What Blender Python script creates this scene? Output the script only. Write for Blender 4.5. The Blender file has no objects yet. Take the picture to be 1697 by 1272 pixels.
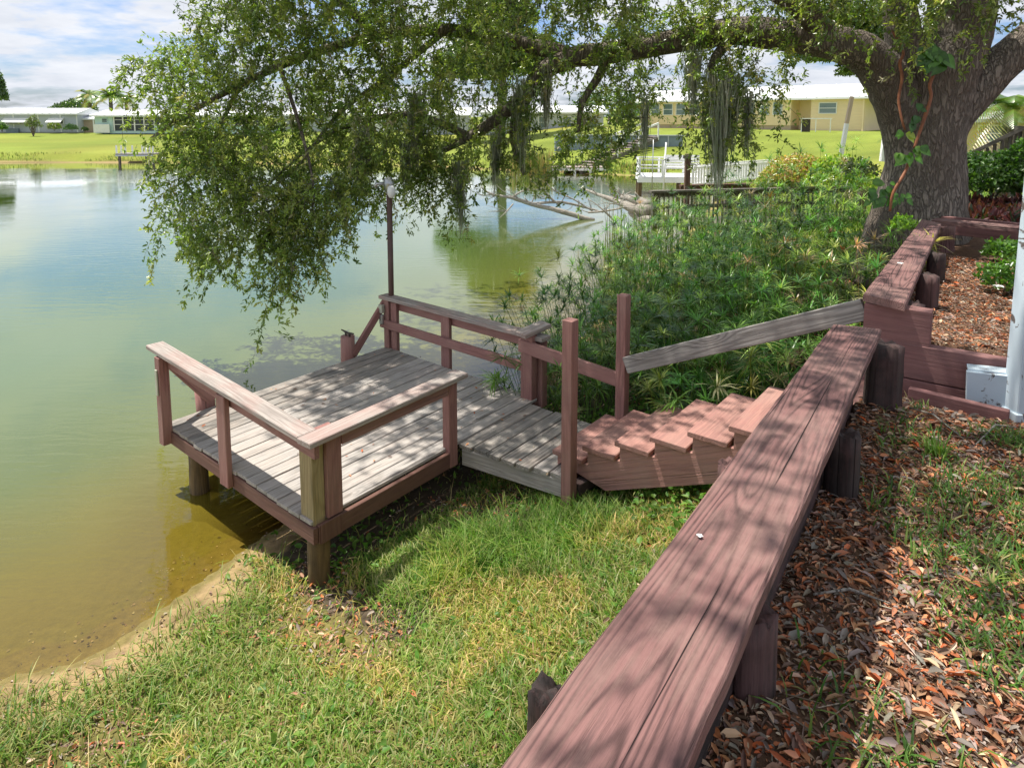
import bpy, math, random
import numpy as np
from mathutils import Vector, Matrix

sc = bpy.context.scene
R = math.radians
rng = np.random.default_rng(7)
random.seed(7)

# ------------------------------------------------------------------ camera
F = 1117.0; W = 1697.0; H = 1272.0; CZ = 3.4; PY = 325.0
PITCH = math.atan(130.0 / F)
cd = bpy.data.cameras.new('camera'); cam = bpy.data.objects.new('camera', cd)
sc.collection.objects.link(cam); sc.camera = cam
cam.location = (0, 0, CZ); cam.rotation_euler = (math.pi / 2 - PITCH, 0, 0)
cd.sensor_fit = 'HORIZONTAL'; cd.sensor_width = 36.0; cd.lens = 36.0 * F / W
cd.shift_y = -(H / 2 - PY) / W
cd.clip_start = 0.05; cd.clip_end = 2000

# ------------------------------------------------------------------ light
SUN = Vector((-0.34, 0.17, 1.0)).normalized()
world = bpy.data.worlds.new('World'); sc.world = world; world.use_nodes = True
wn = world.node_tree.nodes; wl = world.node_tree.links; wn.clear()
wo = wn.new('ShaderNodeOutputWorld'); bg = wn.new('ShaderNodeBackground')
sky = wn.new('ShaderNodeTexSky'); sky.sky_type = 'NISHITA'; sky.sun_disc = False
sky.sun_elevation = math.asin(SUN.z)
sky.sun_rotation = math.atan2(SUN.x, SUN.y)
sky.air_density = 1.0; sky.dust_density = 1.2; sky.ozone_density = 1.2
bg.inputs['Strength'].default_value = 0.10
tc = wn.new('ShaderNodeTexCoord'); sep = wn.new('ShaderNodeSeparateXYZ')
wl.new(tc.outputs['Generated'], sep.inputs[0])
def wmath(op, a, b=None, clamp=False):
    n = wn.new('ShaderNodeMath'); n.operation = op; n.use_clamp = clamp
    for i, v in enumerate((a, b)):
        if v is None: continue
        if isinstance(v, (int, float)): n.inputs[i].default_value = v
        else: wl.new(v, n.inputs[i])
    return n.outputs[0]
zz = wmath('ADD', wmath('MAXIMUM', sep.outputs[2], 0.0), 0.16)
cx = wmath('DIVIDE', sep.outputs[0], zz); cy = wmath('DIVIDE', sep.outputs[1], zz)
cmb = wn.new('ShaderNodeCombineXYZ'); wl.new(cx, cmb.inputs[0]); wl.new(cy, cmb.inputs[1])
cmb.inputs[2].default_value = 3.7
def wnoise(scale, det, rough):
    n = wn.new('ShaderNodeTexNoise'); n.inputs['Scale'].default_value = scale
    n.inputs['Detail'].default_value = det; n.inputs['Roughness'].default_value = rough
    wl.new(cmb.outputs[0], n.inputs['Vector']); return n.outputs['Fac']
cn = wnoise(1.55, 10, 0.57); cn2 = wnoise(2.3, 6, 0.6)
ramp = wn.new('ShaderNodeValToRGB'); ramp.color_ramp.elements[0].position = 0.39; ramp.color_ramp.elements[1].position = 0.52
wl.new(cn, ramp.inputs[0])
ccol = wn.new('ShaderNodeMix'); ccol.data_type = 'RGBA'
ccol.inputs[6].default_value = (3.3, 3.6, 4.2, 1); ccol.inputs[7].default_value = (6.3, 6.4, 6.65, 1)
wl.new(cn2, ccol.inputs[0])
skd = wn.new('ShaderNodeMix'); skd.data_type = 'RGBA'; skd.blend_type = 'MULTIPLY'; skd.inputs[0].default_value = 1.0; skd.inputs[7].default_value = (.58, .68, .92, 1); wl.new(sky.outputs[0], skd.inputs[6])
smix = wn.new('ShaderNodeMix'); smix.data_type = 'RGBA'
wl.new(ramp.outputs[0], smix.inputs[0]); wl.new(skd.outputs[2], smix.inputs[6]); wl.new(ccol.outputs[2], smix.inputs[7])
wl.new(smix.outputs[2], bg.inputs['Color']); wl.new(bg.outputs[0], wo.inputs[0])
ld = bpy.data.lights.new('sun', 'SUN'); ld.energy = 4.2; ld.angle = R(0.55); ld.color = (1.0, 0.95, 0.86)
sun = bpy.data.objects.new('sun', ld); sc.collection.objects.link(sun)
sun.rotation_euler = (-SUN).to_track_quat('-Z', 'Y').to_euler(); sun.location = (-20, 12, 30)
sc.view_settings.view_transform = 'Standard'; sc.view_settings.look = 'None'
sc.view_settings.gamma = 1.0; sc.view_settings.exposure = 0.80
try: sc.view_settings.use_curve_mapping = False
except Exception: pass

# ------------------------------------------------------------------ helpers
cp, sp = math.cos(PITCH), math.sin(PITCH)
def ray(px, py):
    a = (px - W / 2) / F; b = (PY - py) / F
    return Vector((a, cp + b * sp, b * cp - sp))
def U(px, py, z):                    # where the sight line through a pixel meets height z
    d = ray(px, py); k = (z - CZ) / d.z
    return Vector((d.x * k, d.y * k, z))
def UD(px, py, y):                   # where it reaches distance y
    d = ray(px, py); k = y / d.y
    return Vector((d.x * k, y, CZ + d.z * k))

col = sc.collection
def tag(o, label=None, cat=None, group=None, kind=None):
    if label: o['label'] = label
    if cat: o['category'] = cat
    if group: o['group'] = group
    if kind: o['kind'] = kind
    return o
def empty(name, loc, label, cat, group=None):
    o = bpy.data.objects.new(name, None); col.objects.link(o); o.location = Vector(loc)
    o.empty_display_size = 0.2
    return tag(o, label, cat, group)
def world_loc(o):
    v = Vector((0, 0, 0))
    while o is not None:
        v += o.location; o = o.parent
    return v
def link(name, me, m, parent=None, M=None):
    o = bpy.data.objects.new(name, me); col.objects.link(o)
    if m is not None and not me.materials: me.materials.append(m)
    M = M or Matrix.Identity(4)
    if parent is not None:
        o.parent = parent
        # parents are unrotated or carry full matrices stored by us
        PM = parent.get('_m')
        pm = Matrix([PM[i * 4:i * 4 + 4] for i in range(4)]) if PM is not None else Matrix.Translation(parent.location)
        o.matrix_basis = pm.inverted() @ M
    else:
        o.matrix_basis = M
    o['_m'] = [M[i][j] for i in range(4) for j in range(4)]
    return o

class MB:
    def __init__(s): s.v = []; s.f = []
    def add(s, vs, fs):
        b = len(s.v); s.v += [tuple(v) for v in vs]; s.f += [tuple(i + b for i in f) for f in fs]
        return s
    def box(s, x0, y0, z0, x1, y1, z1, c=0.0):
        if c <= 0:
            s.add([(x0, y0, z0), (x1, y0, z0), (x1, y1, z0), (x0, y1, z0), (x0, y0, z1), (x1, y0, z1), (x1, y1, z1), (x0, y1, z1)],
                  [(0, 3, 2, 1), (4, 5, 6, 7), (0, 1, 5, 4), (1, 2, 6, 5), (2, 3, 7, 6), (3, 0, 4, 7)])
            return s
        prof = [(y0 + c, z0), (y1 - c, z0), (y1, z0 + c), (y1, z1 - c), (y1 - c, z1), (y0 + c, z1), (y0, z1 - c), (y0, z0 + c)]
        vs = []
        e = c * 0.7; cyy = (y0 + y1) / 2; czz = (z0 + z1) / 2
        for (x, k) in ((x0, 1), (x0 + e, 0), (x1 - e, 0), (x1, 1)):
            for (y, z) in prof:
                vs.append((x, y + (cyy - y) * k * 2 * e / max(y1 - y0, 1e-3), z + (czz - z) * k * 2 * e / max(z1 - z0, 1e-3)))
        fs = []
        for r in range(3):
            for i in range(8):
                j = (i + 1) % 8
                fs.append((r * 8 + i, r * 8 + 8 + i, r * 8 + 8 + j, r * 8 + j))
        fs.append(tuple(range(8))); fs.append(tuple(range(31, 23, -1)))
        s.add(vs, fs); return s
    def beam(s, p0, p1, w, h, up=(0, 0, 1)):
        M, L = frame(p0, p1, up)
        b = MB(); b.box(0, -w / 2, -h / 2, L, w / 2, h / 2)
        s.add([M @ Vector(v) for v in b.v], b.f); return s
    def tube(s, pts, rad, n=8, cap=True, jit=0.0):
        pts = [Vector(p) for p in pts]
        if not hasattr(rad, '__len__'): rad = [rad] * len(pts)
        rings = []; u = None
        for i, p in enumerate(pts):
            d = (pts[min(i + 1, len(pts) - 1)] - pts[max(i - 1, 0)])
            if d.length < 1e-6: d = Vector((0, 0, 1))
            d.normalize()
            if u is None:
                u = d.orthogonal().normalized()
            else:
                u = (u - d * u.dot(d));
                u = u.normalized() if u.length > 1e-5 else d.orthogonal().normalized()
            w = d.cross(u)
            ring = []
            for k in range(n):
                a = 2 * math.pi * k / n
                r = rad[i] * (1 + (random.uniform(-jit, jit) if jit else 0))
                ring.append(p + (u * math.cos(a) + w * math.sin(a)) * r)
            rings.append(ring)
        vs = [v for r in rings for v in r]; fs = []
        for i in range(len(pts) - 1):
            for k in range(n):
                j = (k + 1) % n
                fs.append((i * n + k, i * n + j, (i + 1) * n + j, (i + 1) * n + k))
        if cap:
            fs.append(tuple(range(n - 1, -1, -1))); fs.append(tuple((len(pts) - 1) * n + k for k in range(n)))
        s.add(vs, fs); return s
    def mesh(s, name, smooth=False):
        me = bpy.data.meshes.new(name); me.from_pydata(s.v, [], s.f); me.update()
        if smooth:
            me.polygons.foreach_set('use_smooth', [True] * len(me.polygons))
        return me
    def build(s, name, m, parent=None, smooth=False, M=None):
        return link(name, s.mesh(name, smooth), m, parent, M)

def frame(p0, p1, up=(0, 0, 1)):
    p0 = Vector(p0); p1 = Vector(p1); d = p1 - p0; L = d.length; x = d.normalized()
    up = Vector(up); y = up.cross(x)
    if y.length < 1e-4: y = Vector((0, 1, 0)).cross(x)
    y.normalize(); z = x.cross(y)
    return Matrix(((x.x, y.x, z.x, p0.x), (x.y, y.y, z.y, p0.y), (x.z, y.z, z.z, p0.z), (0, 0, 0, 1))), L
def wood(name, p0, p1, w, h, m, parent, up=(0, 0, 1), c=0.004, label=None):
    """one piece of timber from p0 to p1 (centre line), w across, h along 'up'; its grain runs along its own x"""
    M, L = frame(p0, p1, up)
    o = MB().box(0, -w / 2, -h / 2, L, w / 2, h / 2, c).build(name, m, parent, M=M)
    if label: o['label'] = label
    return o
def npmesh(name, v, faces, colors=None, m=None, smooth=False):
    """v (N,3); faces (M,k) with constant k; colors (N,3)"""
    me = bpy.data.meshes.new(name); k = faces.shape[1]
    me.vertices.add(len(v)); me.vertices.foreach_set('co', v.astype(np.float32).ravel())
    me.loops.add(faces.size); me.loops.foreach_set('vertex_index', faces.astype(np.int32).ravel())
    me.polygons.add(len(faces)); me.polygons.foreach_set('loop_start', np.arange(0, faces.size, k, dtype=np.int32))
    me.polygons.foreach_set('loop_total', np.full(len(faces), k, dtype=np.int32))
    if smooth: me.polygons.foreach_set('use_smooth', np.ones(len(faces), dtype=bool))
    me.update(calc_edges=True)
    if colors is not None:
        a = me.color_attributes.new('Col', 'FLOAT_COLOR', 'POINT')
        c4 = np.ones((len(v), 4), dtype=np.float32); c4[:, :3] = colors
        a.data.foreach_set('color', c4.ravel())
    if m is not None: me.materials.append(m)
    return me

# ------------------------------------------------------------------ materials
class NT:
    def __init__(s, name):
        s.m = bpy.data.materials.new(name); s.m.use_nodes = True; s.t = s.m.node_tree; s.n = s.t.nodes; s.l = s.t.links
        s.n.clear(); s.out = s.n.new('ShaderNodeOutputMaterial')
    def new(s, t, **kw):
        n = s.n.new('ShaderNode' + t)
        for k, v in kw.items(): setattr(n, k, v)
        return n
    def set(s, sock, v):
        if v is None: return
        if hasattr(v, 'node'): s.l.new(v, sock)
        elif isinstance(v, (tuple, list)) and len(v) == 3 and sock.type == 'RGBA': sock.default_value = (*v, 1)
        else: sock.default_value = v
    def math(s, op, a, b=None, c=None, clamp=False):
        n = s.new('Math', operation=op, use_clamp=clamp)
        s.set(n.inputs[0], a); s.set(n.inputs[1], b); s.set(n.inputs[2], c); return n.outputs[0]
    def mix(s, f, a, b, mode='MIX'):
        n = s.new('Mix', data_type='RGBA', blend_type=mode)
        s.set(n.inputs[0], f); s.set(n.inputs[6], a); s.set(n.inputs[7], b); return n.outputs[2]
    def noise(s, vec, scale, det=4, rough=.55, dist=0):
        n = s.new('TexNoise'); s.set(n.inputs['Vector'], vec); n.inputs['Scale'].default_value = scale
        n.inputs['Detail'].default_value = det; n.inputs['Roughness'].default_value = rough; n.inputs['Distortion'].default_value = dist
        return n.outputs['Fac']
    def ramp(s, f, *st):
        n = s.new('ValToRGB'); s.set(n.inputs[0], f); e = n.color_ramp.elements
        while len(e) < len(st): e.new(0.5)
        for i, (p, c) in enumerate(st):
            e[i].position = p; e[i].color = (c, c, c, 1) if isinstance(c, (int, float)) else (*c, 1)
        return n.outputs[0]
    def obj(s, scale=(1, 1, 1), rnd=True, kind='Object'):
        t = s.new('TexCoord'); m = s.new('Mapping'); m.inputs['Scale'].default_value = scale
        s.l.new(t.outputs[kind], m.inputs[0])
        if rnd:
            oi = s.new('ObjectInfo'); r = s.math('MULTIPLY', oi.outputs['Random'], 37.0)
            c = s.new('CombineXYZ'); s.l.new(r, c.inputs[0]); s.l.new(r, c.inputs[1]); s.l.new(r, c.inputs[2])
            s.l.new(c.outputs[0], m.inputs['Location'])
        return m.outputs[0]
    def bump(s, h, strength=.5, dist=.01, nrm=None):
        b = s.new('Bump'); b.inputs['Strength'].default_value = strength; b.inputs['Distance'].default_value = dist
        s.l.new(h, b.inputs['Height'])
        if nrm is not None: s.l.new(nrm, b.inputs['Normal'])
        return b.outputs[0]
    def pbr(s, colr, rough=.8, nrm=None, spec=.4, metal=0):
        b = s.new('BsdfPrincipled'); s.set(b.inputs['Base Color'], colr); s.set(b.inputs['Roughness'], rough)
        b.inputs['Specular IOR Level'].default_value = spec; b.inputs['Metallic'].default_value = metal
        if nrm is not None: s.l.new(nrm, b.inputs['Normal'])
        s.l.new(b.outputs[0], s.out.inputs[0]); return b

def wood_mat(name, c1, c2, under, worn=.35, stain=(.05, .045, .04), grain=1.0, crack=.5, mould=0.0, spec=.3, knot=1.0, ringf=105.0, dark=.0):
    t = NT(name)
    fib = t.noise(t.obj((2.2, 60, 60)), 1.6, 5, .7, .3); fine = t.noise(t.obj((7, 190, 190)), 1.0, 3, .65); blot = t.noise(t.obj((1, 1, 1)), 2.1, 6, .65)
    vo = t.new('TexVoronoi', feature='F1'); vo.inputs['Scale'].default_value = 1.0; t.l.new(t.obj((1.25, 5.2, 5.2)), vo.inputs['Vector'])
    kd = vo.outputs['Distance']; kb = t.math('MULTIPLY', t.math('EXPONENT', t.math('MULTIPLY', t.math('MULTIPLY', kd, kd), -26.0)), .16 * knot)
    fld = t.math('ADD', t.noise(t.obj((.30, 3.6, 3.6)), 1.0, 2, .45), kb)
    rings = t.math('ADD', .5, t.math('MULTIPLY', t.math('SINE', t.math('MULTIPLY', fld, ringf)), .5))
    late = t.math('POWER', rings, 2.2)
    c = t.mix(t.ramp(t.math('ADD', t.math('MULTIPLY', late, .5), t.math('MULTIPLY', fib, .5)), (.22, 0), (.72, 1)), c1, c2)
    c = t.mix(t.math('MULTIPLY', t.ramp(fib, (.48, 0), (.66, 1)), .75 * grain), c, tuple(x * .42 for x in c1))
    c = t.mix(t.math('MULTIPLY', t.ramp(fine, (.35, 0), (.8, 1)), .28 * grain), c, tuple(x * .45 for x in c1))
    if dark > 0:
        lm = t.ramp(t.noise(t.obj((.8, 3.2, 3.2)), 1.4, 4, .6), (.40, .15), (.58, 1)); c = t.mix(t.math('MULTIPLY', t.math('MULTIPLY', t.math('POWER', rings, 5.0), lm), dark), c, tuple(x * .22 for x in c1))
    w = t.ramp(t.math('ADD', t.math('MULTIPLY', blot, .75), t.math('MULTIPLY', fib, .35)), (.50, 0), (.64, 1))
    c = t.mix(t.math('MULTIPLY', w, worn), c, under)
    st = t.ramp(t.math('ADD', t.math('MULTIPLY', t.noise(t.obj((.9, 5, 5)), 1.3, 6, .7), .7), t.math('MULTIPLY', fib, .3)), (.50, 0), (.64, 1))
    c = t.mix(t.math('MULTIPLY', st, mould), c, stain)
    # long thin checks that follow the grain
    cn = t.math('ABSOLUTE', t.math('SUBTRACT', t.noise(t.obj((.10, 8, 8)), 1.0, 2, .5), .5))
    ck = t.math('MULTIPLY', t.ramp(cn, (.0, 1), (.009, 0)), t.ramp(t.noise(t.obj((.9, 9, 9)), 1.0, 2), (.50, 0), (.60, 1)))
    c = t.mix(t.math('MULTIPLY', ck, crack), c, tuple(x * .12 for x in under))
    kk = t.ramp(kd, (.045, 1), (.085, 0)); c = t.mix(t.math('MULTIPLY', kk, .65 * min(1, knot)), c, tuple(x * .35 for x in under))
    hgt = t.math('SUBTRACT', t.math('ADD', t.math('MULTIPLY', fib, .9), t.math('ADD', t.math('MULTIPLY', rings, -.22), t.math('MULTIPLY', fine, .3))), t.math('MULTIPLY', ck, 2.0 * crack))
    t.pbr(c, t.ramp(fib, (.2, .62), (.8, .92)), t.bump(hgt, 1.0, .0045), spec)
    return t.m
MAT = {}
MAT['mauve'] = wood_mat('faded_mauve_painted_wood', (.225, .115, .106), (.13, .068, .066), (.30, .185, .16), .55, (.055, .040, .042), mould=.6, crack=1.0, ringf=250.0, dark=.65, knot=.35)
MAT['mauve_wall'] = wood_mat('flat_mauve_wall_paint', (.23, .11, .105), (.20, .095, .092), (.26, .15, .13), .3, (.10, .06, .06), mould=.3, crack=.4, grain=.4, knot=.3)
MAT['mauve_rail'] = wood_mat('mauve_painted_rail_wood', (.33, .165, .145), (.28, .135, .12), (.36, .23, .19), .35, mould=.15, crack=.45, grain=.5)
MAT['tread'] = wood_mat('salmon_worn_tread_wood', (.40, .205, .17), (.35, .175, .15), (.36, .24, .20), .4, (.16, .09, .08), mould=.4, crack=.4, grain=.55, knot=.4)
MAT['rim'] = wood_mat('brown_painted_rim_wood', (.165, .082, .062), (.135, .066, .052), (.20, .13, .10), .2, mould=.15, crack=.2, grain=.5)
MAT['deck'] = wood_mat('silver_grey_weathered_deck_board', (.45, .415, .385), (.33, .305, .28), (.47, .40, .35), .45, (.10, .095, .088), 1.0, .8, .50)
MAT['deck_old'] = wood_mat('dark_mildewed_deck_board', (.34, .31, .28), (.20, .185, .17), (.40, .33, .28), .5, (.055, .052, .045), 1.0, .9, .75)
MAT['grey'] = wood_mat('grey_weathered_handrail_wood', (.34, .32, .30), (.19, .175, .165), (.30, .26, .23), .3, (.1, .1, .09), 1, .6, .15, knot=1.4)
MAT['cap'] = wood_mat('grey_weathered_rail_cap_wood', (.43, .38, .345), (.33, .285, .26), (.38, .23, .20), .5, (.16, .14, .12), 1, .6, .3)
MAT['lumber'] = wood_mat('yellowish_treated_post_wood', (.42, .32, .17), (.33, .24, .12), (.30, .27, .15), .4, (.15, .13, .07), .8, .5, .2, knot=1.2)
MAT['pile'] = wood_mat('wet_brown_round_pile_wood', (.17, .115, .055), (.09, .062, .035), (.22, .14, .06), .5, (.03, .025, .02), 1, .9, .5)
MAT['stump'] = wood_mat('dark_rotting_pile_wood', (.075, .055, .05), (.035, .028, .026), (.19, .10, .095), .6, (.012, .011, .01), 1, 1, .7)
MAT['olddock'] = wood_mat('dark_weathered_dock_wood', (.17, .15, .125), (.095, .085, .07), (.2, .17, .13), .4, (.04, .04, .035), 1, .8, .5)
MAT['rusty'] = wood_mat('reddish_brown_post_wood', (.17, .09, .06), (.11, .06, .04), (.14, .10, .07), .4, (.04, .03, .03), 1, .6, .4)

def plain(name, c, rough=.7, var=.15, scale=6, spec=.4, metal=0, bump=0.0):
    t = NT(name); v = t.obj((1, 1, 1)); n = t.noise(v, scale, 5)
    cc = t.mix(t.ramp(n, (.3, 0), (.7, 1)), tuple(x * (1 - var) for x in c), tuple(min(1, x * (1 + var)) for x in c))
    t.pbr(cc, rough, t.bump(n, .3, bump) if bump else None, spec, metal); return t.m
def peel_mat():
    t = NT('peeling_pale_blue_paint'); n = t.noise(t.obj((9, 30, 9)), 1.0, 6, .65, .6); b = t.ramp(n, (.37, 1), (.40, 0))
    c = t.mix(b, t.mix(t.noise(t.obj(), 5), (.46, .56, .63), (.62, .70, .75)), (.12, .10, .09))
    t.pbr(c, .6, t.bump(b, -.5, .003)); return t.m
MAT['peel'] = peel_mat()
MAT['white'] = plain('white_paint', (.78, .78, .76), .5, .05)
MAT['roofwhite'] = plain('white_metal_roof', (.78, .79, .80), .45, .04, 2)
MAT['greysiding'] = plain('pale_grey_siding', (.44, .47, .51), .6, .05, 1)
MAT['aqua'] = plain('pale_aqua_siding', (.48, .64, .60), .6, .05, 1)
MAT['yellow'] = plain('pale_yellow_siding', (.86, .68, .43), .6, .05, 1)
MAT['tan'] = plain('tan_wall', (.48, .37, .27), .7, .07, 1)
MAT['skirt'] = plain('grey_skirting', (.33, .34, .33), .7, .1, 2)
MAT['seawall'] = plain('blue_grey_seawall', (.20, .25, .29), .7, .15, 2)
MAT['screen'] = plain('dark_porch_screen', (.045, .055, .06), .35, .2, 1)
MAT['metal'] = plain('galvanised_metal', (.45, .46, .46), .35, .1, 8, metal=.8)
MAT['darkmetal'] = plain('dark_iron', (.06, .05, .045), .55, .2, 20, metal=.5)
MAT['bronze'] = plain('brown_painted_pole', (.10, .055, .045), .45, .15, 8)
MAT['lampglass'] = plain('frosted_lamp_glass', (.72, .73, .72), .25, .03)
MAT['plastic'] = plain('aged_plastic_box', (.42, .42, .33), .5, .1)
MAT['rope'] = plain('coarse_rope', (.25, .24, .22), .9, .3, 60, bump=.003)
def glass_mat():
    t = NT('window_glass'); t.pbr(t.mix(t.noise(t.obj(), 1.5), (.10, .15, .15), (.20, .27, .26)), .08, None, .8); return t.m
MAT['glass'] = glass_mat()
MAT['bird'] = plain('white_dropping', (.75, .75, .72), .7, .1)

def leaf_mat(name, rough=.4, trans=.3, spec=.5, tint=(1.5, 1.7, .6)):
    t = NT(name); a = t.new('VertexColor', layer_name='Col')
    b = t.new('BsdfPrincipled'); t.l.new(a.outputs[0], b.inputs['Base Color']); b.inputs['Roughness'].default_value = rough
    b.inputs['Specular IOR Level'].default_value = spec
    tr = t.new('BsdfTranslucent'); t.l.new(t.mix(1.0, a.outputs[0], tint, 'MULTIPLY'), tr.inputs[0])
    mx = t.new('MixShader'); mx.inputs[0].default_value = trans
    t.l.new(b.outputs[0], mx.inputs[1]); t.l.new(tr.outputs[0], mx.inputs[2]); t.l.new(mx.outputs[0], t.out.inputs[0])
    return t.m
MAT['leaf'] = leaf_mat('oak_leaf', .30, .36, .7)
MAT['grass'] = leaf_mat('grass_blade', .5, .35, .35, (1.3, 1.4, .7))
MAT['litter'] = leaf_mat('dead_leaf', .6, .12, .3, (1.2, 1, .8))
MAT['sedge'] = leaf_mat('sedge_leaf', .35, .25, .55)
MAT['moss'] = leaf_mat('spanish_moss_strand', .8, .3, .2, (1, 1, 1))
def bark_mat(name, c1, c2, sc_=1.0, dist=.03):
    t = NT(name); v = t.obj((7 * sc_, 7 * sc_, 1.7 * sc_), rnd=False)
    vo = t.new('TexVoronoi', feature='DISTANCE_TO_EDGE'); vo.inputs['Scale'].default_value = 2.6
    nz = t.new('TexNoise'); nz.inputs['Scale'].default_value = 2.2; nz.inputs['Detail'].default_value = 4
    t.l.new(v, nz.inputs['Vector'])
    ad = t.new('VectorMath', operation='ADD'); t.l.new(v, ad.inputs[0]); t.l.new(nz.outputs['Color'], ad.inputs[1]); t.l.new(ad.outputs[0], vo.inputs['Vector'])
    n = t.noise(v, 5, 6, .65); big = t.noise(t.obj((1, 1, 1), rnd=False), 1.4, 4)
    h = t.math('ADD', t.ramp(vo.outputs[0], (.0, 0), (.22, 1)), t.math('MULTIPLY', n, .6))
    c = t.mix(t.ramp(h, (.35, 0), (1.2 / 1.3, 1)), tuple(x * .45 for x in c1), c1)
    c = t.mix(t.ramp(big, (.4, 0), (.65, 1)), c, c2)
    c = t.mix(t.math('MULTIPLY', n, .4), c, tuple(x * .5 for x in c1))
    t.pbr(c, .9, t.bump(h, 1.0, dist), .2); return t.m
MAT['bark'] = bark_mat('oak_bark', (.33, .285, .24), (.20, .16, .13))
MAT['deadwood'] = bark_mat('bleached_driftwood', (.50, .46, .40), (.36, .32, .27), 1, .01)
MAT['vine'] = plain('orange_vine_stem', (.27, .10, .045), .5, .3, 14, bump=.004)
# ------------------------------------------------------------------ ground
WREF = np.array([1.975, 3.74]); WT = np.array([.575, .818]); WN = np.array([.818, -.575])
shore_px = [(0, 1112), (90, 1105), (170, 1076), (260, 1010), (350, 950), (400, 907), (480, 860), (620, 775), (760, 700), (890, 632), (960, 560), (1030, 486)]
lake = [(-26, -14), (-13, -6), (-6.5, .2)] + [tuple(U(x, y, 0).xy) for x, y in shore_px]
lake += [(3.6, 16), (5.2, 20), (7.8, 26), (9.3, 31), (9.9, 36)]
lake += [tuple(U(x, y, 0).xy) for x, y in [(1080, 292.5), (1000, 290), (900, 283.5), (760, 279), (600, 273.5), (450, 271), (300, 270), (150, 269.5), (0, 270)]]
lake += [(-60, 50), (-90, 42), (-110, 10), (-100, -25), (-60, -30)]
LK = np.array(lake)
def smooth_poly(P, it=1):
    for _ in range(it):
        Q = np.roll(P, -1, 0); P = np.stack([P * .75 + Q * .25, P * .25 + Q * .75], 1).reshape(-1, 2)
    return P
LK = smooth_poly(LK, 2)
def sdist(x, y):
    """signed distance to the lake edge, positive on land"""
    sh = x.shape; p = np.stack([x.ravel(), y.ravel()], 1); best = np.full(len(p), 1e9); ins = np.zeros(len(p), bool)
    A = LK; B = np.roll(LK, -1, 0)
    for a, b in zip(A, B):
        ab = b - a; t = np.clip(((p - a) @ ab) / (ab @ ab + 1e-12), 0, 1)
        d = np.hypot(p[:, 0] - a[0] - t * ab[0], p[:, 1] - a[1] - t * ab[1]); best = np.minimum(best, d)
        c = ((a[1] > p[:, 1]) != (b[1] > p[:, 1]))
        xi = (b[0] - a[0]) * (p[:, 1] - a[1]) / ((b[1] - a[1]) if abs(b[1] - a[1]) > 1e-12 else 1e-12) + a[0]
        ins ^= c & (p[:, 0] < xi)
    return np.where(ins, -best, best).reshape(sh)
def wob(x, y, s, seed):
    r = np.random.default_rng(seed); o = np.zeros_like(x)
    for k in range(6):
        a = r.uniform(0, 6.28); f = s * (1 + .7 * k); ph = r.uniform(0, 6.28)
        o += np.sin((x * math.cos(a) + y * math.sin(a)) * f + ph + 1.3 * np.sin(f * .6 * (y * math.cos(a) - x * math.sin(a)) + k)) / (1 + .5 * k)
    return o / 3.0
def height(x, y, d=None):
    x = np.asarray(x, float); y = np.asarray(y, float)
    if d is None: d = sdist(x, y)
    s = (x - WREF[0]) * WN[0] + (y - WREF[1]) * WN[1]; t = (x - WREF[0]) * WT[0] + (y - WREF[1]) * WT[1]
    near = np.interp(d, [0, .35, 1.1, 2.2, 3.0, 3.9, 6], [0, .035, .10, .33, .62, 1.08, 1.4])
    near += .018 * wob(x, y, 3.1, 1) * np.clip(d * 2, 0, 1)
    far = np.interp(d, [0, .5, 1.6, 8, 28, 60, 400], [0, .12, .60, 1.0, 1.62, 1.8, 4.0])
    right = np.interp(d, [0, .8, 2.2, 6, 16, 30, 400], [0, .10, .45, 1.05, 2.3, 2.45, 4])
    terr = np.where(t < .97, 1.765 + np.maximum(0, -t - 1.2) * .06 - .20 * np.clip(t / .8, 0, 1), 1.90)
    terr = np.where(t > 4.4, 1.80, terr) + .012 * wob(x, y, 5, 3)
    onterr = (s > 0.0)
    nb = np.where(onterr, terr, near)
    # oak mound and slope past the wall
    fade = np.clip((y - 9.5) / 5, 0, 1)
    rr = np.clip((x + 2) / 8, 0, 1); fr = far * (1 - rr) + right * rr
    z = nb * (1 - fade) + fr * fade
    dw = np.minimum(-.02 + d * .16, 0); dw = np.maximum(dw, -.9)
    return np.where(d < 0, dw + .01 * wob(x, y, 4, 9), z)
def hz(x, y): return float(height(np.array([x]), np.array([y]))[0])

def axis(lo, hi, f0, f1, step, grow):
    a = list(np.arange(f0, f1, step)); v = f0; s = step; L = []
    while v > lo: s *= grow; v -= s; L.append(v)
    v = a[-1]; s = step; Rr = []
    while v < hi: s *= grow; v += s; Rr.append(v)
    return np.array(L[::-1] + a + Rr)
gx = axis(-420, 420, -4.2, 6.6, .06, 1.09)
_y = axis(-120, 700, .3, 10.2, .06, 1.05); gy = np.concatenate([_y[_y < 13.8], np.arange(14.0, 56.0, .33), np.array([56.2 + .5 * (1.12 ** k - 1) / .12 for k in range(46)])])
GX, GY = np.meshgrid(gx, gy); D = sdist(GX, GY); Z = height(GX, GY, D)
GX, GY = np.meshgrid(gx, gy); D = sdist(GX, GY); Z = height(GX, GY, D)
nx, ny = len(gx), len(gy)
idx = np.arange(nx * ny).reshape(ny, nx)
quads = np.stack([idx[:-1, :-1], idx[:-1, 1:], idx[1:, 1:], idx[1:, :-1]], -1).reshape(-1, 4)
S_ = (GX - WREF[0]) * WN[0] + (GY - WREF[1]) * WN[1]
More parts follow.
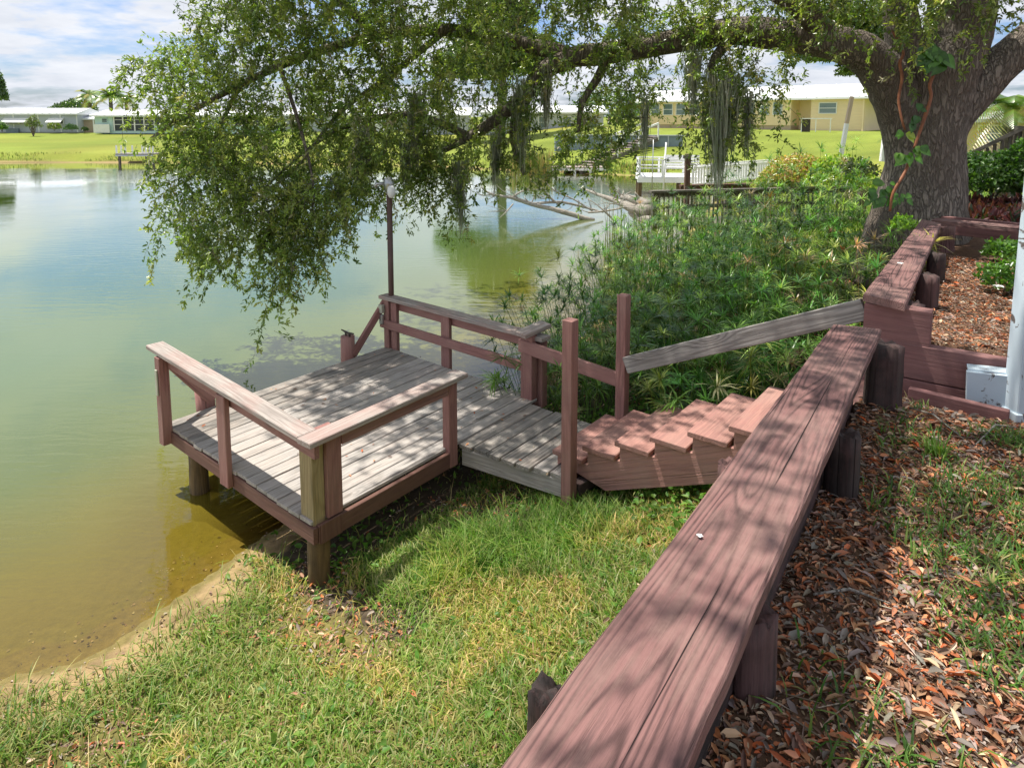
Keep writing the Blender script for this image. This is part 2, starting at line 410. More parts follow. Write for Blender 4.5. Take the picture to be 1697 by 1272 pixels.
# what the ground is made of: sand, soil with litter, lawn
sand = np.array([.34, .235, .125]); wet = np.array([.20, .155, .06]); soil = np.array([.13, .075, .05]); lawn = np.array([.185, .225, .038]); mud = np.array([.20, .17, .045])
w1 = np.clip((np.where(GY > 12, .45, .55) - D + .35 * wob(GX, GY, 2.2, 5)) / .35, 0, 1)[..., None]
farw = np.clip((GY - 9) / 5, 0, 1)[..., None]
lw = lawn * (1 + .24 * wob(GX, GY, .35, 11)[..., None] + .16 * wob(GX, GY, 1.3, 13)[..., None])
lw = lw + np.array([.13, .045, .02]) * np.clip(wob(GX, GY, .12, 12) - .1, 0, 1)[..., None]
near_c = np.array([.17, .15, .05]) * (1 + .2 * wob(GX, GY, 4, 8)[..., None])
near_c = np.where((S_ > 0)[..., None], soil, near_c)
T_ = (GX - WREF[0]) * WT[0] + (GY - WREF[1]) * WT[1]
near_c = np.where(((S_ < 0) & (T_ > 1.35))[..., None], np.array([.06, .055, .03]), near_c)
base = near_c * (1 - farw) + lw * farw
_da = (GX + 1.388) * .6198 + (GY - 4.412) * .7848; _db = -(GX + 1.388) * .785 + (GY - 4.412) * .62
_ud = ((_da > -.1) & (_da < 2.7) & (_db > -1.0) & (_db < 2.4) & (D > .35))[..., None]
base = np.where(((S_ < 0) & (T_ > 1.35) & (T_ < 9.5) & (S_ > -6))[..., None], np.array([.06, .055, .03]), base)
c = base * (1 - w1) + sand * w1
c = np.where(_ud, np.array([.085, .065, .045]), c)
c = np.where(((D < .9) & (D > .1) & (wob(GX, GY, 6, 77) > .3))[..., None], c * .7, c); c = np.where((D < .10)[..., None], wet, c); c = np.where((D < -.3)[..., None], mud, c)
c = np.clip(c, .01, 1)
def ground_mat():
    t = NT('ground_sand_soil_lawn'); a = t.new('VertexColor', layer_name='Col'); v = t.obj((1, 1, 1), rnd=False)
    n1 = t.noise(v, 14, 8, .7); n2 = t.noise(v, 90, 4, .7); n3 = t.noise(v, .5, 5, .6)
    c = t.mix(t.ramp(n1, (.3, 0), (.7, 1)), t.mix(1., a.outputs[0], (.62, .62, .60), 'MULTIPLY'), t.mix(1., a.outputs[0], (1.3, 1.3, 1.25), 'MULTIPLY'))
    c = t.mix(t.math('MULTIPLY', t.ramp(n2, (.55, 0), (.7, 1)), .45), c, t.mix(1., a.outputs[0], (.4, .4, .4), 'MULTIPLY'))
    c = t.mix(t.math('MULTIPLY', t.ramp(n3, (.4, 0), (.7, 1)), .25), c, t.mix(1., a.outputs[0], (.75, .95, .8), 'MULTIPLY'))
    t.pbr(c, .95, t.bump(t.math('ADD', n1, t.math('MULTIPLY', n2, .5)), .6, .02), .15); return t.m
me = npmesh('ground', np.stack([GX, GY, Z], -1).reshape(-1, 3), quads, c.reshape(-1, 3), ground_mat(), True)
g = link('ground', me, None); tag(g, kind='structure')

# ------------------------------------------------------------------ water
Dq = D.reshape(-1)[quads].min(1); wq = quads[(Dq < .12)]
used = np.unique(wq); remap = -np.ones(nx * ny, int); remap[used] = np.arange(len(used))
wv = np.stack([GX.reshape(-1)[used], GY.reshape(-1)[used], np.zeros(len(used))], -1)
dv = np.clip(-D.reshape(-1)[used], 0, 30)
def water_mat():
    t = NT('pond_water'); a = t.new('VertexColor', layer_name='Col'); sp_ = t.new('SeparateColor'); t.l.new(a.outputs[0], sp_.inputs[0])
    d = sp_.outputs[0]      # metres from the bank / 30
    v = t.obj((1, 1, 1), rnd=False)
    dn = t.math('ADD', d, t.math('MULTIPLY', t.math('SUBTRACT', t.noise(v, .8, 5), .5), .03))
    body = t.ramp(dn, (.0, (.21, .145, .020)), (.035, (.165, .135, .016)), (.085, (.105, .125, .026)), (.2, (.07, .12, .036)), (.5, (.09, .145, .012)))
    dif = t.new('BsdfDiffuse'); t.l.new(body, dif.inputs[0])
    tr = t.new('BsdfTransparent'); tr.inputs[0].default_value = (.90, .84, .55, 1)
    al = t.math('SUBTRACT', 1.0, t.math('EXPONENT', t.math('MULTIPLY', d, -34.0)))
    mx = t.new('MixShader'); t.l.new(al, mx.inputs[0]); t.l.new(tr.outputs[0], mx.inputs[1]); t.l.new(dif.outputs[0], mx.inputs[2])
    w1 = t.noise(t.obj((.5, 1.9, 1), rnd=False), 3.2, 3, .5, .4); w2 = t.noise(t.obj((.8, 2.6, 1), rnd=False), 7.5, 3, .55, .3)
    calm = t.ramp(t.noise(v, .16, 3), (.40, .15), (.62, 1.0))
    h = t.math('MULTIPLY', t.math('ADD', w1, t.math('MULTIPLY', w2, .35)), calm)
    b = t.bump(h, .40, .014)
    gl = t.new('BsdfGlossy'); gl.inputs['Roughness'].default_value = .015; t.l.new(b, gl.inputs['Normal']); gl.inputs[0].default_value = (.98, 1, 1, 1)
    fr = t.new('Fresnel'); fr.inputs[0].default_value = 1.36; t.l.new(b, fr.inputs['Normal'])
    fk = t.math('MULTIPLY', fr.outputs[0], 1.5, clamp=True)
    m2 = t.new('MixShader'); t.l.new(fk, m2.inputs[0]); t.l.new(mx.outputs[0], m2.inputs[1]); t.l.new(gl.outputs[0], m2.inputs[2])
    t.l.new(m2.outputs[0], t.out.inputs[0]); return t.m
me = npmesh('water', wv, remap[wq], np.stack([dv / 30] * 3, -1), water_mat(), True)
w = link('water', me, None); tag(w, kind='structure')

# ------------------------------------------------------------------ the dock
DA = Vector((.62, .785, 0)).normalized(); DB = Vector((-.762, .647, 0)).normalized(); O2 = U(519, 864, .6); O2.z = 0
def dk(a, b, z): return O2 + DA * a + DB * b + Vector((0, 0, z))
ZD = .60; LB = 2.38; LA = 2.66
dock = empty('boat_dock', dk(1.3, 1.1, 0), 'weathered grey wooden dock with faded mauve rails standing in the near shallows', 'dock')
bw = LB / 16
for i in range(16):
    b = bw * (i + .5); e0 = random.uniform(-.012, .008); e1 = random.uniform(-.01, .01)
    dz = random.uniform(-.003, .003)
    wood('deck_plank', dk(e0 - .01, b, ZD - .016 + dz), dk(LA + e1, b, ZD - .016 + dz * .5), bw - .0115, .030, MAT['deck_old'] if i > 11 else MAT['deck'], dock, c=.004)
for i in range(7):
    b = -bw * (i + .5) - .012; e0 = random.uniform(-.02, .015)
    wood('deck_plank', dk(1.47 + .022 * i + e0, b, ZD - .021), dk(2.52 + random.uniform(-.02, .02), b, ZD - .019), bw - .012, .038, MAT['deck_old'] if i < 5 else MAT['deck'], dock, c=.005)
# rim joists
wood('rim_joist', dk(-.001, -.03, ZD - .098), dk(-.001, LB + .02, ZD - .098), .038, .118, MAT['rim'], dock)
wood('rim_joist', dk(.022, -.021, ZD - .100), dk(1.395, -.021, ZD - .100), .038, .135, MAT['rim'], dock)
wood('rim_joist', dk(.02, LB - .02, ZD - .098), dk(LA, LB - .02, ZD - .098), .038, .118, MAT['rim'], dock)
wood('rim_joist', dk(LA - .02, 0, ZD - .135), dk(LA - .02, LB - .06, ZD - .135), .038, .19, MAT['rim'], dock)
wood('platform_rim', dk(1.495, -.05, ZD - .115), dk(1.65, -1.06, ZD - .115), .04, .145, MAT['deck'], dock)
wood('platform_rim', dk(2.46, -.05, ZD - .115), dk(2.46, -1.06, ZD - .115), .04, .145, MAT['rim'], dock)
wood('platform_rim', dk(1.68, -1.03, ZD - .115), dk(2.44, -1.03, ZD - .115), .04, .145, MAT['rim'], dock)
for b in (.6, 1.2, 1.8):
    wood('joist', dk(.05, b, ZD - .10), dk(LA - .05, b, ZD - .10), .038, .12, MAT['rim'], dock)
# piles
def pile(a, b, ztop, zbot, r, m=None, name='pile'):
    n = 7; pts = [dk(a + random.uniform(-.006, .006), b, zbot + (ztop - zbot) * i / (n - 1)) for i in range(n)]
    M = Matrix.Translation(dk(a, b, zbot))
    mb = MB().tube(pts, [r * random.uniform(.95, 1.05) for _ in pts], 16, jit=.035)
    # local frame with x up so the grain runs along the pile
    Mx, L = frame(dk(a, b, zbot), dk(a, b, ztop), (1, 0, 0)); inv = Mx.inverted()
    mb.v = [tuple(inv @ Vector(v)) for v in mb.v]
    return mb.build(name, m or MAT['pile'], dock, smooth=True, M=Mx)
pile(.075, .065, ZD - .155, -.05, .078)
pile(.13, 2.04, ZD - .155, -.6, .08)
pile(2.45, 2.1, ZD - .22, -.9, .08); pile(2.45, .1, ZD - .22, -.4, .08); pile(1.35, 1.1, ZD - .23, -.3, .08)
pile(.42, LB + .10, ZD + .20, -.7, .085, MAT['mauve_rail'], 'mooring_pile'); 
cle = pile(2.16, LB + .10, ZD + .24, -.8, .085, MAT['mauve_rail'], 'mooring_pile')
cp0 = dk(2.16, LB + .10, ZD + .24)
mb = MB(); mb.tube([cp0 + DB * -.035 + Vector((0, 0, 0)), cp0 + DB * -.035 + Vector((0, 0, .035))], .012, 8); mb.tube([cp0 + DB * .035, cp0 + DB * .035 + Vector((0, 0, .035))], .012, 8)
mb.tube([cp0 + DB * x + Vector((0, 0, .04 + abs(x) * .12)) for x in (-.12, -.05, 0, .05, .12)], [.007, .012, .013, .012, .007], 8)
mb.build('cleat', MAT['darkmetal'], cle)
# posts: (a, b, size a, size b, bottom, top, material)
ZR = ZD + .60
def post(a, b, sa, sb, z0, z1, m, name='post', label=None, par=None):
    M, L = frame(dk(a, b, z0), dk(a, b, z1), DA)          # x up; h along DA, w along DB
    o = MB().box(0, -sb / 2, -sa / 2, L, sb / 2, sa / 2, .005).build(name, MAT[m], par or dock, M=M)
    if label: o['label'] = label
    return o
post(-.045, LB - .10, .088, .088, ZD - .15, ZR + .07, 'mauve_rail')
post(-.045, 1.16, .045, .13, ZD - .14, ZR + .02, 'mauve_rail')
post(.052, .075, .10, .15, ZD - .16, ZR + .01, 'lumber', label='unpainted yellowish lumber post')
post(.17, .045, .13, .15, ZD - .02, ZR + .01, 'mauve_rail')
post(.12, -.047, .18, .012, ZD - .165, ZD - .02, 'rim')
post(1.385, .0, .10, .085, ZD - .17, ZR - .02, 'mauve_rail')
post(LA + .02, LB - .04, .088, .088, ZD - .12, ZR, 'mauve_rail')
post(LA + .02, LB - .16, .05, .10, ZD - .12, ZR - .02, 'mauve_rail')
post(LA + .02, 1.33, .05, .13, ZD - .12, ZR, 'mauve_rail')
post(LA - .05, .08, .09, .14, ZD - .02, ZR + .06, 'mauve_rail')
post(LA + .06, .02, .09, .12, ZD - .10, ZR + .02, 'mauve_rail')
# left rail
wood('rail_beam', dk(.012, -.06, ZR - .065), dk(.012, LB + .02, ZR + .025), .04, .125, MAT['mauve_rail'], dock)
wood('rail_cap', dk(-.005, .03, ZR + .021), dk(-.005, LB + .13, ZR + .112), .155, .042, MAT['cap'], dock, c=.006)
# near rail
wood('rail_beam', dk(.24, -.015, ZR - .055), dk(1.352, -.015, ZR - .055), .04, .13, MAT['mauve_rail'], dock)
wood('rail_cap', dk(-.09, .0 - .055, ZR + .024), dk(1.50, .0 - .035, ZR + .024), .15, .042, MAT['cap'], dock, c=.006)
# far rail
wood('rail_beam', dk(LA + .065, .02, ZR - .06), dk(LA + .065, LB - .05, ZR - .06), .04, .12, MAT['mauve_rail'], dock)
wood('rail_cap', dk(LA + .03, -.08, ZR + .021), dk(LA + .03, LB + .07, ZR + .021), .15, .042, MAT['cap'], dock, c=.006)
wood('lower_rail', dk(LA - .03, .13, ZD + .30), dk(LA - .03, LB + .05, ZD + .30), .04, .10, MAT['mauve_rail'], dock)
# sloped cap on the double post
wood('post_cap', dk(LA - .17, .10, ZR + .075), dk(LA + .16, .02, ZR + .125), .17, .04, MAT['cap'], dock)
# braces to the mooring piles
wood('brace', dk(.02, LB + .03, ZR + .02), dk(.46, LB + .03, ZD + .05), .04, .09, MAT['mauve_rail'], dock, up=DB.cross(DA))
wood('brace', dk(LA + .03, LB + .03, ZR - .04), dk(2.18, LB + .03, ZD + .02), .04, .09, MAT['mauve_rail'], dock)
# platform to stair rail
wood('rail_beam', dk(LA - .09, .17, ZR - .06), dk(2.56, -1.0, ZR - .12), .04, .13, MAT['mauve_rail'], dock)
# thermometer on the left corner post
bx = post(-.098, LB - .10, .014, .04, ZD + .32, ZD + .56, 'plastic', 'thermometer')
# lamp pole
lp = dk(LA + .05, LB - .06, ZD); ptop = UD(645, 318, lp.y + .02)
lamp = empty('dock_lamp_pole', lp, 'brown lamp pole with white globe at the far corner of the near dock', 'lamp')
MB().tube([lp + Vector((0, 0, -.3)), ptop], .034, 10).build('pole', MAT['bronze'], lamp, True)
MB().tube([lp + Vector((.075, 0, -.1)), lp + Vector((.075, 0, .60))], .018, 8).build('conduit', MAT['bronze'], lamp, True)
hd = MB(); hd.tube([ptop, ptop + Vector((0, 0, .10)), ptop + Vector((-.02, 0, .17))], [.05, .065, .05], 12).build('lamp_head', MAT['metal'], lamp, True)
MB().tube([ptop + Vector((-.05, 0, .1)), ptop + Vector((-.14, -.02, .10)), ptop + Vector((-.17, -.02, .06))], [.02, .02, .03], 8).build('sensor', MAT['metal'], lamp, True)
gc = ptop + Vector((.035, -.05, .02)); gb = MB()
gb.tube([gc + Vector((0, 0, z)) for z in (-.09, -.075, -.04, 0, .04, .06)], [.015, .034, .05, .053, .043, .025], 16).build('globe', MAT['lampglass'], lamp, True)
ob = dk(LA - .06, LB + .0, ZD + .48)
outl = empty('outlet_box', ob, 'small weathered outlet box fixed to the far corner post of the near dock', 'electrical box')
wood('switch_box', ob + Vector((0, 0, -.04)), ob + Vector((0, 0, .06)), .07, .05, MAT['plastic'], outl, up=DA, c=.006)
wood('outlet_cover', ob + Vector((0, 0, -.18)), ob + Vector((0, 0, -.06)), .06, .05, MAT['metal'], outl, up=DA, c=.014)

# ------------------------------------------------------------------ stairs
st = empty('wooden_staircase', dk(2.0, -1.6, .6), 'salmon pink wooden staircase climbing from the near dock to the retaining wall', 'staircase')
RUN = .29; RISE = .13
for k in range(1, 9):
    b = -.86 - RUN * (k - 1); z = ZD + RISE * k
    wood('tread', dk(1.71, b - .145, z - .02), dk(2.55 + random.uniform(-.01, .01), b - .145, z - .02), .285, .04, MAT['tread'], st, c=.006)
def stringer(a, name='stringer'):
    mb = MB(); prof = []
    for k in range(1, 9):
        b = .86 + RUN * (k - 1) + .03; z = ZD + RISE * k - .042
        prof += [(b, z - RISE + .001 if k > 1 else z - .10), (b, z)]
    bend = .86 + RUN * 8
    prof.append((bend, ZD + RISE * 8 - .042)); prof.append((bend, ZD + RISE * 8 - .30)); prof.append((1.35, ZD - .06)); prof.append((.92, ZD + .02))
    n = len(prof); v = [tuple(dk(a, -b, z)) for b, z in prof] + [tuple(dk(a + .04, -b, z)) for b, z in prof]
    mb.v = v; mb.f = [tuple(range(n)), tuple(range(2 * n - 1, n - 1, -1))] + [(i, (i + 1) % n, n + (i + 1) % n, n + i) for i in range(n)]
    Mx, L = frame(dk(a, -.86, ZD), dk(a, -bend, ZD + RISE * 8)); inv = Mx.inverted(); mb.v = [tuple(inv @ Vector(q)) for q in mb.v]
    return mb.build(name, MAT['tread'], st, M=Mx)
stringer(1.745); stringer(2.475)
for k in (1, 2, 3, 4, 5, 6, 7, 8):
    b = -.86 - RUN * (k - 1) - .05; z = ZD + RISE * k - .042
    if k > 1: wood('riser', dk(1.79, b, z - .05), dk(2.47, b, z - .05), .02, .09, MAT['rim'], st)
wood('ledger_block', dk(1.66, -1.12, ZD - .09), dk(2.0, -1.16, ZD - .09), .09, .09, MAT['stump'], st)
wood('footing_block', dk(1.50, -1.27, ZD - .22), dk(1.70, -1.27, ZD - .22), .14, .10, MAT['tread'], st)
wood('footing_block', dk(1.52, -1.27, ZD - .34), dk(1.70, -1.27, ZD - .34), .15, .12, MAT['rusty'], st)
npst = dk(1.50, -1.115, 0); 
post(1.60, -1.10, .092, .092, .1, 1.885, 'mauve_rail', 'newel_post', None, st)
post(2.57, -1.02, .092, .092, .2, 1.86, 'mauve_rail', 'newel_post', None, st)
# grey handrail from the far newel to the wall
h0 = dk(2.54, -1.07, 0); h0.z = 1.24
h1 = UD(1434, 512, 4.45)
wood('handrail', h0, h1, .038, .145, MAT['grey'], st, c=.004, label='unpainted grey weathered handrail board')
for o_ in (0.04, .10):
    pass
# ------------------------------------------------------------------ retaining walls
def quad_plank(name, nl, nr, fl, fr, th, m, parent, segs=14, warp=.004):
    """a plank whose top runs through four corners (near left/right, far left/right), slightly uneven along its length"""
    c0 = (nl + nr) / 2; c1 = (fl + fr) / 2; Mx, L = frame(c0, c1); inv = Mx.inverted()
    prof = [(0, -.008), (.03, 0), (.5, .0015), (.97, 0), (1, -.008), (1, -.5), (1, -.96), (.97, -1), (.03, -1), (0, -.96), (0, -.5)]
    vs = []
    for i in range(segs + 1):
        f = i / segs; a = nl.lerp(fl, f); b = nr.lerp(fr, f); e = random.uniform(-warp, warp)
        for (u, h) in prof:
            p = a.lerp(b, u) + Vector((0, 0, (h if h > -.2 and h <= .002 else h * th)))
            q = inv @ p
            q.y += e * (1 if u > .5 else -1) * .6
            q.z += random.uniform(-1, 1) * .0006
            vs.append(q)
    n = len(prof); fs = []
    for i in range(segs):
        for k in range(n):
            j = (k + 1) % n; fs.append((i * n + k, (i + 1) * n + k, (i + 1) * n + j, i * n + j))
    fs.append(tuple(range(n))); fs.append(tuple(segs * n + k for k in range(n - 1, -1, -1)))
    mb = MB(); mb.add(vs, fs); return mb.build(name, m, parent, M=Mx)
ZN, ZF = 2.372, 2.215
Ln = U(880, 1200, ZN); Rn = U(1165, 1200, ZN); Lf = U(1380, 537, ZF); Rf = U(1461, 545, ZF)
wallA = empty('plank_topped_wall', (1.2, 2.6, 1.6), 'low retaining wall in the foreground, capped by one long wide cracked mauve plank', 'retaining wall')
back = 1.05
quad_plank('cap_plank', Ln + (Ln - Lf) * back * .35, Rn + (Rn - Rf) * back * .35, Lf, Rf, .045, MAT['mauve'], wallA, 40)
WD = ((Lf + Rf) / 2 - (Ln + Rn) / 2); WD.normalize()
def onwall(t, s, z):
    p = (Lf + Rf) / 2 + WD * t; n = Vector((.818, -.575, 0)); p = p + n * s; p.z = z; return p
def capz(t): return ((Lf + Rf) / 2 + WD * t).z
# horizontal boards below the cap, on the bank side
for k in range(4):
    for (ta, tb) in ((-6.0, -3.03), (-3.02, -.02)):
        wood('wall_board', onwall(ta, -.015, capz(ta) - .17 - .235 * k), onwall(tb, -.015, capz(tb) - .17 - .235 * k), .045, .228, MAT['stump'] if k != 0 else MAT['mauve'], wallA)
def rough_pile(name, p, z0, z1, r, m, parent, label=None, lean=(0, 0)):
    n = 8; rs = 18; mb = MB(); ph = [random.uniform(.82, 1.08) for _ in range(rs)]
    rings = []
    for i in range(n):
        f = i / (n - 1); z = z0 + (z1 - z0) * f; rr = r * (1.04 - .08 * f)
        rings.append([(p.x + lean[0] * f + math.cos(6.283 * k / rs) * rr * ph[k] * random.uniform(.97, 1.03), p.y + lean[1] * f + math.sin(6.283 * k / rs) * rr * ph[k], z + (random.uniform(-.025, .012) if i == n - 1 else 0)) for k in range(rs)])
    rings.append([(p.x + lean[0] + math.cos(6.283 * k / rs) * r * .6 * ph[k], p.y + lean[1] + math.sin(6.283 * k / rs) * r * .6 * ph[k], z1 + random.uniform(-.02, .012)) for k in range(rs)])
    v = [q for rg in rings for q in rg] + [(p.x + lean[0], p.y + lean[1], z1 - .01)]
    f = []
    for i in range(n):
        for k in range(rs):
            j = (k + 1) % rs; f.append((i * rs + k, i * rs + j, (i + 1) * rs + j, (i + 1) * rs + k))
    for k in range(rs): f.append((n * rs + k, n * rs + (k + 1) % rs, len(v) - 1))
    Mx, L = frame((p.x, p.y, z0), (p.x, p.y, z1), (1, 0, 0)); inv = Mx.inverted()
    mb.v = [tuple(inv @ Vector(q)) for q in v]; mb.f = f
    o = mb.build(name, m, parent, True, Mx)
    if label: o['label'] = label
    return o
def px_pile(px, ytop, ybot, width, depth, label=None, m='stump', par=None):
    a = UD(px, ytop, depth); b = UD(px, ybot, depth)
    return rough_pile('round_pile', Vector((a.x, a.y + width / F * depth * .5, 0)), b.z - .25, a.z, width / F * depth / 2, MAT[m], par or wallA, label)
px_pile(1262, 1042, 1215, 92, 1.62, 'dark rotting pile end nearest the foreground')
px_pile(1414, 728, 845, 58, 2.72, 'pile end with faded mauve paint on its flat top')
px_pile(1484, 578, 672, 62, 3.62, 'split pile end beside the far end of the plank')
px_pile(905, 1165, 1260, 70, 1.62)
px_pile(1218, 778, 850, 46, 3.2, None, 'mauve')

wallB = empty('upper_retaining_wall', U(1490, 560, 1.9), 'raised mauve retaining wall with a plank cap leading back toward the oak trunk', 'retaining wall')
ZB = 2.225
BL = U(1430, 487, ZB); BR = U(1500, 503, ZB); BFl = U(1527, 363, ZB); BFr = U(1560, 370, ZB)
quad_plank('cap_plank', BL, BR, BFl, BFr, .05, MAT['mauve'], wallB, 20)
CL = U(1529, 362.5, ZB); 
c1 = U(1562, 361, ZB); c2 = U(1562, 369, ZB); c3 = U(1800, 392, ZB); c4 = U(1800, 377, ZB)
quad_plank('cap_plank', c2, c3, c1, c4, .05, MAT['mauve'], wallB, 10) if False else None
wood('cap_plank', U(1548, 366, ZB - .027), U(1860, 396, ZB - .027), .24, .05, MAT['mauve'], wallB)
wood('wall_beam', U(1560, 372, ZB - .17), U(1860, 402, ZB - .17), .09, .22, MAT['mauve_wall'], wallB)
BD = ((BFl + BFr) / 2 - (BL + BR) / 2).normalized(); BN = Vector((BD.y, -BD.x, 0))
Bm = (BL + BR) / 2
for k in range(4):
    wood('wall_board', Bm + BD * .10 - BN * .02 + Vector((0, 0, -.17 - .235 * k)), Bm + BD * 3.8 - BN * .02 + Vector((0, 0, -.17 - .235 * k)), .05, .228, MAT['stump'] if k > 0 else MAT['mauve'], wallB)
# square block under the plank and the long cross beams
X0 = U(1433, 500, ZB - .05); X0 = Vector((X0.x, X0.y, 0)); XD = Vector((U(1677, 582, 1.95) - U(1460, 546, 1.95))); XD.z = 0; XD.normalize(); XN = Vector((-XD.y, XD.x, 0))
def xw(a, n, z): return X0 + XD * a + XN * n + Vector((0, 0, z))
LBk = (U(1536, 508, ZB - .05) - U(1433, 498, ZB - .05)).length
wood('end_block', xw(.0, .05, ZB - .055 - .118), xw(.385, .05, ZB - .055 - .118), .11, .235, MAT['mauve_wall'], wallB)
wood('cross_beam', xw(.0, .035, 1.828), xw(1.36, .035, 1.828), .09, .225, MAT['mauve_wall'], wallB)
wood('cross_beam', xw(.0, .035, 1.595), xw(1.36, .035, 1.595), .09, .225, MAT['mauve_wall'], wallB)
wood('cross_beam', xw(.0, .035, 1.362), xw(.9, .035, 1.362), .09, .225, MAT['mauve_wall'], wallB)
wood('ledge_board', U(1506, 654, 1.70), U(1672, 694, 1.70), .05, .10, MAT['mauve_wall'], wallB)
for (pt, px_, wd) in ((Bm + BD * .22 + BN * .13, 0, .09), (Bm + BD * 1.25 + BN * .17, 0, .08), (Bm + BD * 2.3 + BN * .16, 0, .08)):
    rough_pile('round_pile', pt, 1.7, ZB - .055, wd, MAT['stump'], wallB)
px_pile(1573, 378, 410, 40, 7.9, None, 'mauve', wallB)
# peeling post and box at the right edge
pp = U(1689, 692, 1.68)
pbl = empty('peeling_post', (pp.x + .06, pp.y + .05, 1.8), 'pale blue square post with peeling paint standing at the right edge', 'post')
wood('post_shaft', Vector((pp.x + .055, pp.y + .07, 1.5)), Vector((pp.x + .075, pp.y + .07, 4.4)), .125, .125, MAT['peel'], pbl, up=(0, 1, 0), c=.006)
wood('base_trim', Vector((pp.x + .055, pp.y + .07, 1.5)), Vector((pp.x + .055, pp.y + .07, 1.70)), .15, .15, MAT['peel'], pbl, up=(0, 1, 0), c=.006)
bxp = xw(.86, -.13, 0)
pb = empty('peeling_board', (bxp.x, bxp.y, 1.8), 'pale blue board with flaking paint leaning on the mauve cross wall', 'board')
wood('board_face', xw(.80, -.06, 1.80), xw(.72, -.03, 2.02) if False else xw(.80, -.03, 1.985), .42, .03, MAT['peel'], pb, up=XN, c=.003) if False else None
wood('board_face', UD(1601, 641, 3.93), UD(1700, 652, 3.80), .035, .205, MAT['peel'], pb, c=.003)
wood('board_edge', UD(1603, 609, 3.98), UD(1690, 618, 3.85), .10, .02, MAT['peel'], pb, c=.002)
wood('board_side', xw(.615, -.09, 1.875), xw(.615, -.26, 1.83), .03, .16, MAT['peel'], pb, c=.003) if False else None

# ------------------------------------------------------------------ small plants and litter (many pieces, one mesh each)
def in_poly(P, x, y):
    P = np.asarray(P, float); ins = np.zeros(len(x), bool)
    for a, b in zip(P, np.roll(P, -1, 0)):
        c = (a[1] > y) != (b[1] > y)
        ins ^= c & (x < (b[0] - a[0]) * (y - a[1]) / ((b[1] - a[1]) if b[1] != a[1] else 1e-9) + a[0])
    return ins
def ss(x, y): return (x - WREF[0]) * WN[0] + (y - WREF[1]) * WN[1]
def tt(x, y): return (x - WREF[0]) * WT[0] + (y - WREF[1]) * WT[1]
def blades(name, P, hgt, wid, lean, colr, mat, parent=None, droop=1.0, curl=.0):
    """P (N,3) roots; each blade is a bent strip of three segments"""
    n = len(P); a = rng.uniform(0, 2 * np.pi, n); dx, dy = np.cos(a), np.sin(a)
    px_, py_ = -dy, dx; fr = np.array([0, .45, .8, 1.0]); ww = np.array([1, .85, .5, 0.0])
    V = np.zeros((n, 7, 3)); C = np.zeros((n, 7, 3)); q = 0
    for i, (f, w_) in enumerate(zip(fr, ww)):
        off = lean * f ** 1.7; zf = hgt * (f - droop * .45 * (lean / (hgt + 1e-6)) * f ** 2.2)
        cxx = P[:, 0] + dx * off; cyy_ = P[:, 1] + dy * off; cz = P[:, 2] + zf
        sh = .75 + .35 * f
        if i < 3:
            for sgn in (-1, 1):
                V[:, q] = np.stack([cxx + px_ * wid * w_ * sgn * .5, cyy_ + py_ * wid * w_ * sgn * .5, cz], 1); C[:, q] = colr; q += 1
        else:
            V[:, q] = np.stack([cxx, cyy_, cz], 1); C[:, q] = colr; q += 1
    F_ = np.array([[0, 1, 3], [0, 3, 2], [2, 3, 5], [2, 5, 4], [4, 5, 6]])
    faces = (np.arange(n)[:, None, None] * 7 + F_[None]).reshape(-1, 3)
    return npmesh(name, V.reshape(-1, 3), faces, C.reshape(-1, 3), mat)
def flakes(name, P, L, Wd, nrm, axis_, colr, mat, fold=.25, bend=0.0):
    """leaf shapes: two quads folded along the midrib. nrm, axis_ (N,3)"""
    n = len(P); ax = axis_ / (np.linalg.norm(axis_, axis=1, keepdims=True) + 1e-9)
    sd = np.cross(nrm, ax); sd /= (np.linalg.norm(sd, axis=1, keepdims=True) + 1e-9); up = np.cross(ax, sd)
    L = L[:, None]; Wd = Wd[:, None]; fd = Wd * fold
    V = np.stack([P, P + ax * L * .30 + sd * Wd * .5 + up * fd, P + ax * L * .68 + sd * Wd * .42 + up * fd, P + ax * L - up * L * bend,
                  P + ax * L * .68 - sd * Wd * .42 + up * fd, P + ax * L * .30 - sd * Wd * .5 + up * fd], 1)
    faces = (np.arange(n)[:, None, None] * 6 + np.array([[0, 1, 2, 3], [0, 3, 4, 5]])[None]).reshape(-1, 4)
    C = np.repeat(colr[:, None], 6, 1)
    return npmesh(name, V.reshape(-1, 3), faces, C.reshape(-1, 3), mat)
def pal(n, cols, ws, jit=.25):
    cols = np.array(cols); i = rng.choice(len(cols), n, p=np.array(ws) / sum(ws))
    return cols[i] * (1 + rng.uniform(-jit, jit, (n, 1))) * (1 + rng.uniform(-.08, .08, (n, 3)))
GREENS = [(.10, .19, .025), (.17, .27, .035), (.27, .33, .06), (.42, .37, .13), (.52, .42, .20)]
def scatter(n, x0, x1, y0, y1):
    x = rng.uniform(x0, x1, n); y = rng.uniform(y0, y1, n); d = sdist(x, y); return x, y, d
deck_poly = [tuple(dk(0, -.0, 0).xy), tuple(dk(0, LB, 0).xy), tuple(dk(LA, LB, 0).xy), tuple(dk(LA, 0, 0).xy)]
